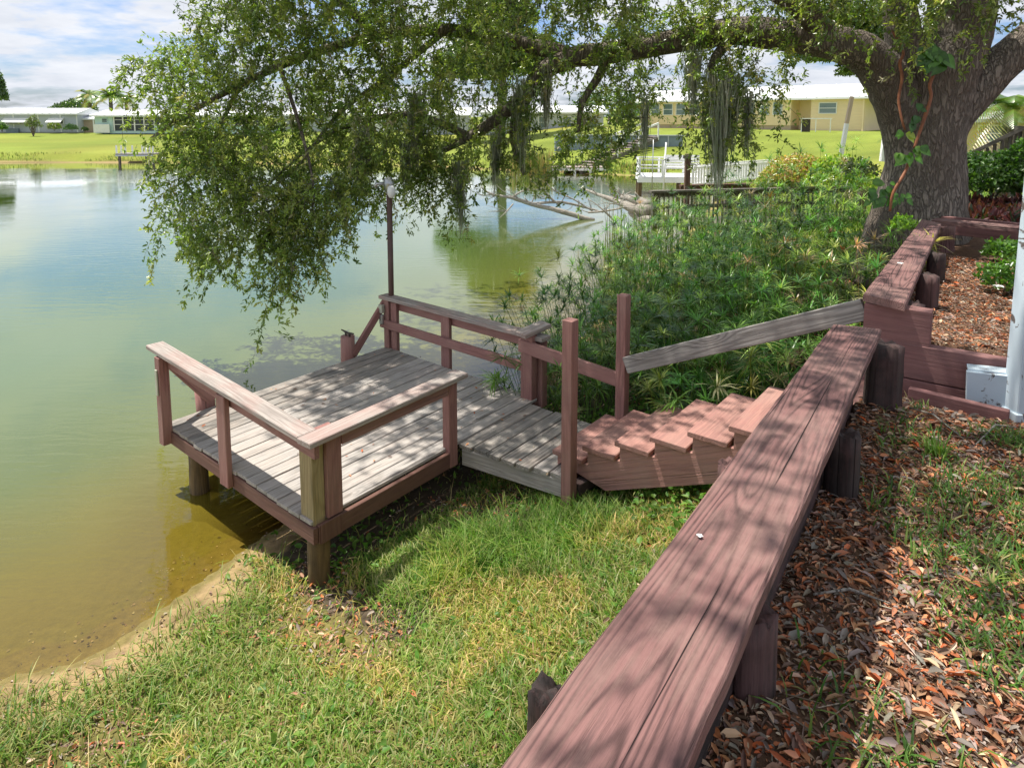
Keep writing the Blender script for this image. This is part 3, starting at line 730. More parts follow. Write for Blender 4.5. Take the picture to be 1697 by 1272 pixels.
# bank lawn -------------
x, y, d = scatter(560000, -4.6, 3.2, .6, 8.2)
s = ss(x, y); t = tt(x, y)
dens = np.clip((d - .12 + .15 * wob(x, y, 3.7, 91)) / .5, 0, 1) ** 1.3
bare = wob(x, y, 1.9, 21)
dens *= np.clip(1.25 - 1.9 * np.clip(bare, 0, 1), .12, 1)
ud = in_poly(deck_poly, x, y); dens *= np.where(ud, .04, 1)
near_wall = np.clip((s + 1.25) / 1.0, 0, 1); dens *= 1 - .55 * near_wall
k = (rng.uniform(0, 1, len(x)) < dens * .55) & (s < -.06) & (d > .1) & (t < 1.6)
x, y, d, s, t = x[k], y[k], d[k], s[k], t[k]; n = len(x)
tall = np.clip((wob(x, y, 1.3, 22) + .1) * 1.2, 0, 1)
da = (x - O2.x) * DA.x + (y - O2.y) * DA.y; db = (x - O2.x) * DB.x + (y - O2.y) * DB.y
tuft = np.exp(-((da - .95) ** 2 / .5 + (db + .72) ** 2 / .10)) + .8 * np.exp(-((da - 1.2) ** 2 / .25 + (db + 1.25) ** 2 / .2))
edge = np.clip(1 - (d - .5) / .8, 0, 1) * (t < -1)
h = rng.uniform(.03, .085, n) * (1 + .6 * tall + 2.9 * tuft + 1.0 * edge * (rng.uniform(0, 1, n) > .6)); wd = rng.uniform(.0045, .0105, n) * (1 - .3 * np.clip(tuft, 0, 1))
ln = h * rng.uniform(.3, 1.15, n)
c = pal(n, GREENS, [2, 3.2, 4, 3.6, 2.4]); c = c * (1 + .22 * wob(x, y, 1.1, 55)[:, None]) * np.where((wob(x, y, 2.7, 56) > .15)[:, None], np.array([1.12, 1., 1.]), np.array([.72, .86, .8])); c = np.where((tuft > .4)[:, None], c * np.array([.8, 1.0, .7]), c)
me = blades('bank_grass', np.stack([x, y, height(x, y, d) - .004], 1), h, wd, ln, np.clip(c, 0, 1), MAT['grass'])
o = link('bank_grass', me, None); tag(o, 'sunlit yellow green grass covering the bank in front of the dock', 'grass', kind='stuff')
# long seedheads and wild blades near the water's edge
x, y, d = scatter(9000, -4.2, 2.0, 1.6, 7.6); s = ss(x, y)
k = (d > .12) & (d < 3.2) & (s < -.3) & (rng.uniform(0, 1, len(x)) < np.where(d < 1.1, .16, .05)) & ~in_poly(deck_poly, x, y)
x, y, d = x[k], y[k], d[k]; n = len(x); h = rng.uniform(.12, .30, n)
me = blades('tall_grass', np.stack([x, y, height(x, y, d)], 1), h, rng.uniform(.003, .006, n), h * rng.uniform(.4, 1.3, n), pal(n, GREENS, [2, 3, 3, 3, 3]), MAT['grass'])
tag(link('tall_grass', me, None), 'thin arching wild grass stalks along the near waterline', 'grass', kind='stuff')
# weeds: rounded leaves between the grass, under the stairs and on the shaded bank
x, y, d = scatter(90000, -2.5, 4.2, 2.0, 8.5); s = ss(x, y); t = tt(x, y)
da = (x - O2.x) * DA.x + (y - O2.y) * DA.y; db = (x - O2.x) * DB.x + (y - O2.y) * DB.y
w = .012 + .9 * np.exp(-((da - 2.0) ** 2 / .5 + (db + 2.2) ** 2 / 1.2)) + .9 * np.exp(-((da - 3.0) ** 2 / .8 + (db + .9) ** 2 / .9)) + .35 * np.exp(-((da - .45) ** 2 / .3 + (db - .05) ** 2 / .12)) + .16 * (wob(x, y, 2.3, 31) > .45)
k = (rng.uniform(0, 1, len(x)) < w * .55) & (s < -.05) & (d > .12); x, y, d, s = x[k], y[k], d[k], s[k]; n = len(x)
w2 = w[k]
P = np.stack([x, y, height(x, y, d) + rng.uniform(.01, .10, n) * np.clip(w2 * 1.6, .4, 1.8)], 1)
nr = np.stack([rng.normal(0, .4, n), rng.normal(0, .4, n), np.ones(n)], 1); ax = rng.normal(0, 1, (n, 3)) * np.array([1, 1, .35])
me = flakes('weeds', P, rng.uniform(.03, .075, n), rng.uniform(.02, .045, n), nr, ax, pal(n, [(.07, .16, .02), (.10, .22, .03), (.16, .28, .05)], [3, 3, 2]), MAT['grass'])
tag(link('broadleaf_weeds', me, None), 'bright green broadleaf weeds around and beneath the pink staircase', 'weeds', kind='stuff')
# terrace tufts
x, y, d = scatter(300000, .2, 5.2, .5, 5.4); s = ss(x, y); t = tt(x, y)
m_ = np.clip((wob(x, y, 3.0, 41) + .16) * 2.0, 0, 1) * np.clip((s - .15) / .6, .10, 1)
k = (rng.uniform(0, 1, len(x)) < m_ * .42) & (s > .16) & (t < .85); x, y, d, s = x[k], y[k], d[k], s[k]; n = len(x)
h = rng.uniform(.03, .085, n)
me = blades('terrace_grass', np.stack([x, y, height(x, y, d) + .01], 1), h, rng.uniform(.004, .009, n), h * rng.uniform(.4, 1.3, n), pal(n, [(.07, .16, .03), (.11, .22, .035), (.20, .28, .06), (.36, .32, .14)], [4, 4, 2, 1]), MAT['grass'])
tag(link('terrace_grass', me, None), 'shaded green grass growing through the leaf litter behind the plank', 'grass', kind='stuff')
# dead leaf litter
LIT = [(.46, .15, .06), (.54, .24, .12), (.34, .18, .11), (.58, .40, .27), (.20, .12, .085), (.55, .13, .04), (.30, .25, .21)]
def litter(name, n0, box, fn, zoff, label, lmin=.018, lmax=.043):
    x, y, d = scatter(n0, *box); w = fn(x, y, d); k = rng.uniform(0, 1, n0) < w; x, y, d = x[k], y[k], d[k]; n = len(x)
    P = np.stack([x, y, height(x, y, d) + zoff + rng.uniform(0, .022, n)], 1)
    nr = np.stack([rng.normal(0, .33, n), rng.normal(0, .33, n), np.ones(n)], 1); a = rng.uniform(0, 6.283, n)
    ax = np.stack([np.cos(a), np.sin(a), rng.normal(0, .22, n)], 1); L = lmin + (lmax * 1.45 - lmin) * rng.uniform(0, 1, n) ** 2.2
    me = flakes(name, P, L, L * rng.uniform(.18, .42, n), nr, ax, pal(n, LIT, [3, 3.4, 5, 3.4, 6, .6, 6], .35), MAT['litter'], .3, .12)
    tag(link(name, me, None), label, 'leaf litter', kind='stuff')
litter('leaf_litter', 115000, (.2, 5.4, .5, 6.0), lambda x, y, d: ((ss(x, y) > .05) & (tt(x, y) < .95)) * np.clip(1.1 - .6 * np.clip((wob(x, y, 3.0, 41) + .12) * 2.0, 0, 1), .2, 1), .002, 'rust brown dead oak leaves covering the terrace behind the plank')
litter('planter_litter', 60000, (2.4, 8.5, 4.2, 9.5), lambda x, y, d: (ss(x, y) > .12) & (tt(x, y) > 1.05) & (tt(x, y) < 4.6), .002, 'brown dead leaves filling the raised bed behind the cross wall')
litter('bank_litter', 110000, (-2.5, 5.0, 1.2, 10.5), lambda x, y, d: ((ss(x, y) < -.06) & (d > .5)) * np.clip(np.where(wob(x, y, 1.9, 21) > .32, .95, .06) + .55 * np.clip((ss(x, y) + 1.2) / 1.0, 0, 1), 0, 1) * .8, .003, 'scattered dead oak leaves lying on the grassy bank')
x, y, d = scatter(230000, .2, 6.5, .5, 7.5); k = (ss(x, y) > .03) & (tt(x, y) < 4.4); x, y, d = x[k], y[k], d[k]; n = len(x)
nr = np.stack([rng.normal(0, .3, n), rng.normal(0, .3, n), np.ones(n)], 1); L = rng.uniform(.006, .022, n)
me = flakes('litter_fragments', np.stack([x, y, height(x, y, d) + rng.uniform(.001, .008, n)], 1), L, L * rng.uniform(.15, .7, n), nr, rng.normal(0, 1, (n, 3)) * [1, 1, .15], pal(n, LIT + [(.10, .07, .05), (.60, .48, .36)], [3, 4, 4, 3, 4, 1, 4, 4, 2]), MAT['litter'], .2)
tag(link('litter_fragments', me, None), 'crumbled leaf fragments and bark bits between the dead leaves', 'leaf litter', kind='stuff')
x, y, d = scatter(2600, .3, 5.4, .5, 7.0); k = (ss(x, y) > .1); x, y, d = x[k], y[k], d[k]; n = len(x); nr = np.tile([0, 0, 1.], (n, 1)); L = rng.uniform(.05, .16, n)
me = flakes('fine_twigs', np.stack([x, y, height(x, y, d) + .016], 1), L, np.full(n, .0045), nr, rng.normal(0, 1, (n, 3)) * [1, 1, .06], pal(n, [(.45, .38, .32), (.24, .18, .14)], [1, 1]), MAT['litter'], .5, .02)
tag(link('fine_twigs', me, None), 'thin dry twigs strewn over the leaf litter', 'twigs', kind='stuff')
def dead_on_deck():
    n = 90; a = rng.uniform(.1, LA, n); b = np.clip(rng.normal(.9, 1.1, n), -.95, LB - .1); a = np.where(b < 0, rng.uniform(1.45, 2.45, n), a)
    P = np.array([list(dk(A_, B_, ZD + .003)) for A_, B_ in zip(a, b)]); aa = rng.uniform(0, 6.283, n)
    nr = np.stack([rng.normal(0, .2, n), rng.normal(0, .2, n), np.ones(n)], 1)
    L = rng.uniform(.02, .05, n)
    me = flakes('fallen_leaves', P, L, L * .35, nr, np.stack([np.cos(aa), np.sin(aa), .1 * np.ones(n)], 1), pal(n, LIT, [3, 4, 4, 3, 3, 1, 3]), MAT['litter'])
    tag(link('fallen_leaves', me, None), 'small dry leaves lying loose on the dock boards', 'leaves', kind='stuff')
dead_on_deck()
# beach pebbles and debris
x, y, d = scatter(26000, -4.4, 1.0, 1.8, 8.6); k = (d > -.5) & (d < .75) & (rng.uniform(0, 1, len(x)) < .25); x, y, d = x[k], y[k], d[k]; n = len(x)
nr = np.stack([rng.normal(0, .3, n), rng.normal(0, .3, n), np.ones(n)], 1); L = rng.uniform(.008, .028, n)
me = flakes('beach_debris', np.stack([x, y, height(x, y, d) + .004], 1), L, L * .7, nr, rng.normal(0, 1, (n, 3)) * [1, 1, .2], pal(n, [(.45, .36, .26), (.16, .11, .07), (.30, .20, .12), (.08, .06, .04)], [3, 3, 3, 1]), MAT['litter'], .4)
tag(link('beach_debris', me, None), 'grit, shell bits and dark debris on the narrow sand strip', 'debris', kind='stuff')
# grey branch on the lawn, twigs on the terrace
def branch(name, pts, r, m, label, cat='branch', group=None):
    o = MB().tube(pts, r, 7, jit=.15).build(name, m, None, True); tag(o, label, cat, group); return o
bp = [U(px, py, 1.02) for px, py in ((905, 1082), (925, 1045), (955, 1010), (990, 992))]
for p in bp: p.z = hz(p.x, p.y) + .03
branch('fallen_branch', bp, [.012, .018, .018, .010], MAT['deadwood'], 'curved grey fallen branch lying in the grass left of the long plank')
for i, (a, b, lab) in enumerate((((1510, 635), (1600, 690), 'thin pale twig at the foot of the cross wall'), ((1350, 950), (1480, 962), 'straight pale twig on the terrace leaf litter'), ((1620, 700), (1690, 660), 'short bent twig beside the base of the peeling post'))):
    p = U(*a, 1.9); q = U(*b, 1.9); m_ = (p + q) / 2 + Vector((0, .02, 0))
    for v_ in (p, q, m_): v_.z = hz(v_.x, v_.y) + .02
    m_.z += .02
    branch('twig', [p, m_, q], [.004, .005, .002], MAT['deadwood'], lab, 'twig')
# ------------------------------------------------------------------ umbrella sedge
def umbrella_heads(C, R_, nl, tilt, cols):
    """C (N,3) head centres; strips of two segments radiating from each"""
    N = len(C); n = N * nl; c = np.repeat(C, nl, 0); r = np.repeat(R_, nl) * rng.uniform(.7, 1.05, n)
    a = rng.uniform(0, 6.283, n); el = rng.normal(.34, .36, n); tl = np.repeat(tilt, nl, 0)
    d = np.stack([np.cos(a) * np.cos(el), np.sin(a) * np.cos(el), np.sin(el)], 1) + tl * .5; d /= np.linalg.norm(d, axis=1, keepdims=True)
    sd = np.cross(d, [0, 0, 1.]); sd /= np.linalg.norm(sd, axis=1, keepdims=True) + 1e-9
    w = rng.uniform(.0048, .0080, n)[:, None]; rr = r[:, None]
    p1 = c + d * rr * .5; p2 = c + d * rr + np.array([0, 0, -1.]) * rr * .16
    V = np.stack([c + sd * w * .7, c - sd * w * .7, p1 + sd * w, p1 - sd * w, p2], 1)
    cc = np.repeat(cols, nl, 0) * rng.uniform(.75, 1.25, (n, 1))
    return V, np.repeat(cc[:, None], 5, 1)
def sedge_clump(cx_, cy_, nh, rad, hmax, cols, ws, name, label, group=None, R0=.225):
    a = rng.uniform(0, 6.283, nh); r = rad * np.sqrt(rng.uniform(0, 1, nh)); x = cx_ + np.cos(a) * r; y = cy_ + np.sin(a) * r
    g = np.maximum(height(x, y), 0.0); hh = hmax * rng.uniform(.22, 1.10, nh) * rng.uniform(.8, 1.15) * (1 - .35 * (r / rad) ** 2)
    lean = np.stack([np.cos(a) * r / rad, np.sin(a) * r / rad], 1) * hh[:, None] * .35
    C = np.stack([x + lean[:, 0], y + lean[:, 1], g + hh], 1); roots = np.stack([cx_ + (x - cx_) * .55, cy_ + (y - cy_) * .55, g], 1)
    tilt = np.stack([np.cos(a), np.sin(a), np.zeros(nh)], 1) * (r / rad)[:, None]
    cols_ = pal(nh, cols, ws, .2) * (rng.uniform(.7, 1.3) * np.array([rng.uniform(.8, 1.3), 1, 1]))
    V, Cc = umbrella_heads(C, rng.uniform(R0 * .7, R0 * 1.15, nh), 24, tilt, cols_)
    v1 = V.reshape(-1, 3); f1 = (np.arange(len(V))[:, None, None] * 5 + np.array([[0, 2, 3], [0, 3, 1], [2, 4, 3]])[None]).reshape(-1, 3); c1 = Cc.reshape(-1, 3)
    e = np.array([.0035, 0, 0]); e2 = np.array([0, .0035, 0])
    sv = np.stack([roots - e, roots + e, C + e * .6, C - e * .6, roots - e2, roots + e2, C + e2 * .6, C - e2 * .6], 1)
    sf = (np.arange(nh)[:, None, None] * 8 + np.array([[0, 1, 2], [0, 2, 3], [4, 5, 6], [4, 6, 7]])[None]).reshape(-1, 3) + len(v1)
    v = np.concatenate([v1, sv.reshape(-1, 3)]); f = np.concatenate([f1, sf]); c = np.concatenate([c1, np.repeat((cols_ * .8)[:, None], 8, 1).reshape(-1, 3)])
    org = np.array([cx_, cy_, float(g.min())]); me = npmesh(name, v - org, f, np.clip(c, 0, 1), MAT['sedge'])
    o = link(name, me, None, None, Matrix.Translation(Vector(org))); tag(o, label, 'plant', group); return o
SG = [(.06, .15, .025), (.12, .26, .04), (.22, .36, .07), (.30, .38, .10), (.46, .36, .20)]
spots = []
r2 = np.random.default_rng(5)
for tq in np.arange(1.75, 8.6, .62):
    for sq in np.arange(-4.3, -.45, .62):
        tj = tq + r2.uniform(-.25, .25); sj = sq + r2.uniform(-.25, .25)
        X, Y = WREF + WT * tj + WN * sj; dd = float(sdist(np.array([X]), np.array([Y]))[0])
        if dd < (.32 if tj < 3.0 else -.1 if tj < 5 else -.5): continue
        if tj < 2.3 and sj > -.9: continue
        if math.hypot(X - 5.4, Y - 9.0) < 1.3: continue
        spots.append((X, Y, tj, sj, dd))
for i, (X, Y, tj, sj, dd) in enumerate(spots):
    edge_ = sj > -1.15; hm = (.95 + .16 * min(tj, 6)) * (.72 if edge_ else 1.0) * (1 if dd > .1 else .85)
    lab, grp = ('umbrella sedge clump leaning over the water beside the dock', 'umbrella sedge at the waterline') if dd < .5 else ('umbrella sedge clump on dry ground between the grey handrail and the upper wall', 'umbrella sedge below the upper wall') if edge_ else ('star leaved umbrella sedge clump in the near middle of the thicket just beyond the stairs', 'umbrella sedge just beyond the stairs') if tj < 4.2 else ('umbrella sedge clump in the rear of the thicket before the old grey dock', 'umbrella sedge in the rear of the thicket')
    sedge_clump(X, Y, 27 if tj < 5 else 30, .46, hm, SG, [4, 4, 3, 1.2 + 1.5 * edge_, .25 + 1.6 * edge_], 'umbrella_sedge', lab, grp)
def at_h(px, py, y): return UD(px, py, y)
for (px, py, yy, cols, lab) in ((1345, 545, 5.9, [(.45, .33, .24), (.36, .24, .16)], 'dry brown drooping sedge clump at the edge of the thicket beside the upper wall'),
                                (1290, 372, 9.0, [(.50, .42, .06), (.40, .36, .08)], 'yellow sedge head standing out in the middle of the green thicket'),
                                (1345, 362, 9.4, [(.48, .18, .06), (.36, .22, .08)], 'orange brown sedge heads near the rear right of the thicket')):
    p = at_h(px, py, yy); g = hz(p.x, p.y)
    sedge_clump(p.x, p.y, 7, .16, max(p.z - g + .1, .4), cols, [1, 1], 'dry_sedge', lab, None, .16)
# cattails at the grey dock, reeds in the water
def reeds(name, pts, hmin, hmax, colr, label, w=.012, group=None, leanf=.22):
    pts = np.array(pts); n = len(pts); h = rng.uniform(hmin, hmax, n)
    org = np.array([*pts.mean(0)[:2], 0.0])
    P = np.concatenate([pts[:, :2], np.full((n, 1), -.05)], 1) - org
    me = blades(name, P, h, np.full(n, w), h * rng.uniform(.02, leanf, n), pal(n, colr, [1] * len(colr)), MAT['grass'], droop=.3)
    o = link(name, me, None, None, Matrix.Translation(Vector(org))); tag(o, label, 'reeds', group, kind='stuff')
b0 = U(1040, 440, 0); 
reeds('cattail_leaves', [(U(rng.uniform(1000, 1130), rng.uniform(415, 470), 0)).xy for _ in range(170)], .9, 1.75, [(.08, .14, .03), (.14, .18, .05), (.25, .22, .10)], 'slim upright cattail leaves in the water before the old grey dock', .02)
for i, (px, py, lab) in enumerate(((1031, 430, 'lone brown cattail spike in open water, leftmost of the two'), (1054, 425, 'brown cattail spike in the water nearer the grey dock'))):
    p = UD(px, py, 12.3); 
    o = empty('cattail', (p.x, p.y, 0), lab, 'cattail')
    MB().tube([(p.x, p.y, -.1), (p.x + .01, p.y, p.z)], .006, 5).build('stem', MAT['pile'], o)
    MB().tube([(p.x + .01, p.y, p.z - .03), (p.x + .01, p.y, p.z), (p.x + .012, p.y, p.z + .12), (p.x + .012, p.y, p.z + .14)], [.006, .014, .014, .004], 7).build('seed_head', MAT['stump'], o)

# ------------------------------------------------------------------ the oak
tb = Vector((5.42, 9.0, 1.45)); 
def wp(px, py, y): return UD(px, py, y)
oak = empty('oak_tree', tb, 'massive live oak with thick forked trunk and overhanging drooping branches', 'tree')
def tube_pts(mb, pp, n=20, jit=.05, sub=4):
    """pp: list of (px, py, depth, radius in metres); smooth path through them"""
    P = [wp(a, b, c) for a, b, c, r in pp]; Rr = [r for *_, r in pp]; out = []; ro = []
    for i in range(len(P) - 1):
        p0 = P[max(i - 1, 0)]; p1 = P[i]; p2 = P[i + 1]; p3 = P[min(i + 2, len(P) - 1)]
        for k in range(sub):
            t = k / sub
            out.append(.5 * ((2 * p1) + (p2 - p0) * t + (2 * p0 - 5 * p1 + 4 * p2 - p3) * t * t + (3 * p1 - p0 - 3 * p2 + p3) * t ** 3)); ro.append(Rr[i] * (1 - t) + Rr[i + 1] * t)
    out.append(P[-1]); ro.append(Rr[-1])
    mb.tube(out, ro, n, jit=jit); return out, ro
mb = MB(); D0 = 9.0
# main bole, flared root, and the forks
tube_pts(mb, [(1508, 470, D0, .74), (1512, 420, D0, .66), (1520, 360, D0, .57), (1530, 300, D0, .51), (1536, 250, D0, .44), (1542, 205, D0, .42), (1550, 160, D0, .43), (1562, 110, D0, .44), (1590, 40, D0, .40), (1600, -80, 8.8, .36)], 34, .02, 5)
tube_pts(mb, [(1465, 440, D0 - .1, .14), (1480, 390, D0 - .2, .24), (1498, 330, D0, .26), (1500, 260, D0, .24), (1495, 210, D0, .26), (1480, 150, D0, .30), (1440, 95, D0, .26), (1380, 70, D0, .23), (1300, 58, 9.2, .21)], 26, .03)
tube_pts(mb, [(1548, 300, D0, .24), (1568, 210, D0, .27), (1632, 132, D0, .25), (1700, 72, D0 - .1, .23), (1800, -10, D0 - .3, .2)], 24, .03)
tube_pts(mb, [(1590, 420, D0 - .1, .12), (1578, 380, D0 - .1, .24), (1562, 310, D0, .22), (1552, 250, D0, .18)], 20, .03)
tube_pts(mb, [(1500, 160, D0 + .1, .22), (1500, 90, D0 + .1, .24), (1490, 10, 9.1, .2), (1480, -100, 9.3, .18)], 20, .03)
tr = mb.build('trunk', MAT['bark'], oak, True)
limbs = [
 [(1310, 60, 9.2, .22), (1220, 52, 9.3, .19), (1120, 68, 9.4, .165), (1010, 88, 9.5, .155), (950, 95, 9.5, .15), (900, 118, 9.5, .13), (868, 160, 9.6, .10), (820, 200, 9.7, .085), (770, 230, 9.8, .07), (700, 265, 9.9, .04)],
 [(960, 96, 9.5, .12), (860, 72, 9.6, .11), (740, 50, 9.6, .09), (620, 60, 9.5, .075), (500, 95, 9.3, .06), (400, 140, 9.2, .045), (310, 190, 9.0, .03), (250, 230, 8.9, .018)],
 [(780, 228, 9.8, .07), (730, 205, 9.7, .055), (680, 190, 9.6, .045), (600, 200, 9.4, .03), (520, 240, 9.2, .022), (440, 310, 9.0, .014)],
 [(860, 170, 9.6, .08), (850, 230, 9.6, .05), (870, 290, 9.6, .03)],
 [(1010, 90, 9.5, .08), (990, 130, 9.4, .06), (965, 170, 9.4, .045), (958, 220, 9.4, .02)],
 [(1220, 55, 9.3, .09), (1180, 110, 9.1, .06), (1200, 180, 9.0, .035), (1205, 250, 9.0, .015)],
 [(620, 60, 9.5, .07), (560, 0, 9.2, .06), (460, -50, 8.8, .05), (330, -60, 8.4, .03)],
 [(1380, 66, 9.1, .16), (1300, -10, 8.6, .15), (1150, -80, 8.0, .12), (950, -130, 7.2, .09), (750, -160, 6.6, .06)],
 [(740, 50, 9.6, .05), (640, 130, 9.4, .04), (560, 190, 9.2, .03), (480, 290, 8.8, .016), (400, 330, 8.7, .01)],
 [(400, 140, 9.2, .03), (370, 200, 9.1, .025), (340, 290, 9.0, .014), (380, 350, 8.9, .008)],
 [(460, 100, 9.2, .03), (500, 220, 8.7, .022), (520, 330, 8.5, .014), (490, 430, 8.4, .008), (470, 500, 8.4, .005)],
 [(1480, -100, 9.3, .18), (1300, -260, 8.2, .14), (1000, -420, 7, .1)], [(1600, -80, 8.8, .3), (1500, -400, 7.5, .2), (1300, -700, 6.2, .12)],
]
for L in limbs:
    mb = MB(); tube_pts(mb, L, 14, .05); mb.build('limb', MAT['bark'], oak, True)

# leaves ------------- twigs carry alternate leaves
def leaf_cloud(T0, T1, nl, lmin, lmax, cols, ws):
    """twigs from T0 to T1 (N,3): nl leaves along each"""
    N = len(T0); f = rng.uniform(.05, 1.05, (N, nl)); d = T1 - T0
    P = T0[:, None] + d[:, None] * f[..., None]; P[..., 2] -= (f ** 2) * .06 * np.linalg.norm(d, axis=1)[:, None]
    P = P.reshape(-1, 3) + rng.normal(0, .012, (N * nl, 3)); n = len(P)
    ax = np.repeat(d / (np.linalg.norm(d, axis=1, keepdims=True) + 1e-9), nl, 0) * .7 + rng.normal(0, .62, (n, 3)); nr = rng.normal(0, .6, (n, 3)) + [0, 0, .9]
    tone = np.repeat(pal(N, cols, ws, .22), nl, 0) * rng.uniform(.75, 1.3, (n, 1))
    L = rng.uniform(lmin, lmax, n)
    return P, L, L * rng.uniform(.30, .42, n), nr, ax, tone
OAKC = [(.09, .14, .035), (.15, .21, .05), (.22, .285, .07), (.32, .36, .10), (.34, .31, .20)]
def sample_poly(poly, n):
    P = np.array(poly, float); lo, hi = P.min(0), P.max(0); out = []
    while sum(map(len, out)) < n:
        q = rng.uniform(lo, hi, (n * 2, 2)); out.append(q[in_poly(P, q[:, 0], q[:, 1])])
    return np.concatenate(out)[:n]
def unp(q, y):
    a = (q[:, 0] - W / 2) / F; b = (PY - q[:, 1]) / F; dy = cp + b * sp; k = y / dy
    return np.stack([a * k, y, CZ + (b * cp - sp) * k], 1)
# hanging masses of foliage: outline, twigs, nearest and farthest distance
masses = [
 ([(275, 66), (330, 20), (520, 0), (760, 0), (870, 40), (840, 120), (760, 170), (740, 220), (690, 250), (640, 290), (600, 310), (560, 330), (480, 330), (420, 300), (360, 310), (330, 250), (345, 190), (300, 150), (270, 100)], 3900, 8.2, 10.6),
 ([(250, 120), (300, 130), (350, 190), (340, 230), (310, 245), (285, 255), (268, 215), (270, 170), (235, 150), (212, 118), (225, 100)], 300, 8.3, 9.2),
 ([(270, 265), (330, 240), (380, 250), (400, 320), (345, 345), (310, 330), (262, 335), (258, 305)], 330, 8.2, 9.2),
 ([(255, 375), (285, 350), (345, 330), (420, 310), (560, 330), (590, 370), (560, 390), (520, 400), (470, 410), (400, 430), (352, 440), (330, 415), (320, 395), (285, 390)], 1250, 8.0, 9.3),
 ([(440, 400), (540, 380), (560, 410), (520, 440), (510, 470), (485, 490), (478, 520), (466, 548), (456, 520), (462, 480), (446, 450)], 260, 8.0, 8.6),
 ([(560, 300), (690, 230), (690, 280), (660, 320), (620, 345), (600, 360), (570, 350)], 420, 8.9, 10.0),
 ([(690, 240), (790, 190), (800, 230), (790, 280), (760, 345), (735, 350), (715, 300), (700, 290)], 380, 9.0, 9.8),
 ([(870, 40), (1150, 20), (1200, 60), (1130, 95), (1080, 100), (1000, 110), (960, 110), (940, 130), (930, 200), (870, 250), (830, 230), (790, 250), (800, 170), (850, 120)], 760, 9.0, 10.3),
 ([(1000, 105), (1090, 100), (1110, 120), (1080, 175), (1060, 190), (1050, 230), (1020, 255), (1010, 290), (960, 300), (925, 285), (918, 240), (945, 210), (960, 170), (990, 140)], 640, 9.0, 10.0),
 ([(1150, 60), (1310, 50), (1310, 110), (1290, 130), (1290, 180), (1260, 200), (1235, 225), (1215, 270), (1195, 240), (1175, 225), (1150, 215), (1120, 200), (1150, 170), (1165, 120)], 560, 8.6, 9.6),
 ([(820, 210), (900, 200), (910, 240), (890, 260), (850, 285), (820, 290)], 110, 9.2, 9.8),
 ([(700, -60), (1000, -60), (1300, -20), (1300, 45), (1000, 70), (800, 30)], 900, 7.6, 9.8),
 ([(300, -60), (700, -60), (700, 20), (400, 30)], 700, 7.6, 9.4),
 ([(1280, -70), (1760, -70), (1700, 50), (1600, 60), (1400, 30)], 600, 7.4, 8.6),
]
Ls = []
for poly, nt, y0, y1 in masses:
    nt = int(nt * (.80 if poly[0][1] > 200 else .62 if poly[0][0] in (690, 870, 1000, 820, 560) else .92)); q = sample_poly(poly, nt); y = rng.uniform(y0, y1, nt)
    # drooping sprays: a curved shoot with side twigs, gaps left between shoots
    ns = max(5, int(nt / 11.0)); q = q[:ns]; y = y[:ns]; S0 = unp(q, y); az = rng.uniform(0, 6.283, ns)
    dirh = np.stack([np.cos(az) * .8 - .25, np.sin(az) * .55, np.zeros(ns)], 1); Ls_ = rng.uniform(.45, 1.05, ns)[:, None]
    S0 = S0 + np.array([0, 0, .22]) * Ls_ / .7 - dirh * Ls_ * .35; droop = rng.uniform(.5, 1.15, ns)[:, None]
    for f in np.linspace(.06, 1, 12):
        node = S0 + dirh * Ls_ * (f - .25 * f * f) + np.array([0, 0, -1.]) * Ls_ * droop * f ** 1.8 + rng.normal(0, .02, (ns, 3))
        tang = dirh * (1 - .5 * f) + np.array([0, 0, -1.]) * droop * 1.8 * f ** .8
        d = tang * .75 + rng.normal(0, .62, (ns, 3)); d /= np.linalg.norm(d, axis=1, keepdims=True)
        Lt = rng.uniform(.12, .34, ns)[:, None] * (1.15 - .5 * f); Ls.append((node, node + d * Lt))
T0 = np.concatenate([a for a, b in Ls]); T1 = np.concatenate([b for a, b in Ls])
P, L, Wd, nr, ax, cc = leaf_cloud(T0, T1, 14, .034, .082, OAKC, [2, 4, 5, 3, .6])
me = flakes('foliage', P - np.array(tb), L, Wd, nr, ax, np.clip(cc, 0, 1), MAT['leaf'], .2, .05)
cr = link('crown', me, None, oak, Matrix.Translation(tb)); cr['kind'] = 'stuff'
# twigs themselves
e = rng.normal(0, 1, (len(T0), 3)); e /= np.linalg.norm(e, axis=1, keepdims=True); e *= .0035
T00 = T0 - (T1 - T0) * .3
V = np.stack([T00 - e, T00 + e, T1 + e * .3, T1 - e * .3], 1) - np.array(tb)
me = npmesh('twigs', V.reshape(-1, 3), (np.arange(len(T0))[:, None] * 4 + np.arange(4)[None]), np.tile([.10, .085, .07], (len(T0) * 4, 1)), MAT['litter'])
tw = link('twigs', me, None, oak, Matrix.Translation(tb)); tw['kind'] = 'stuff'
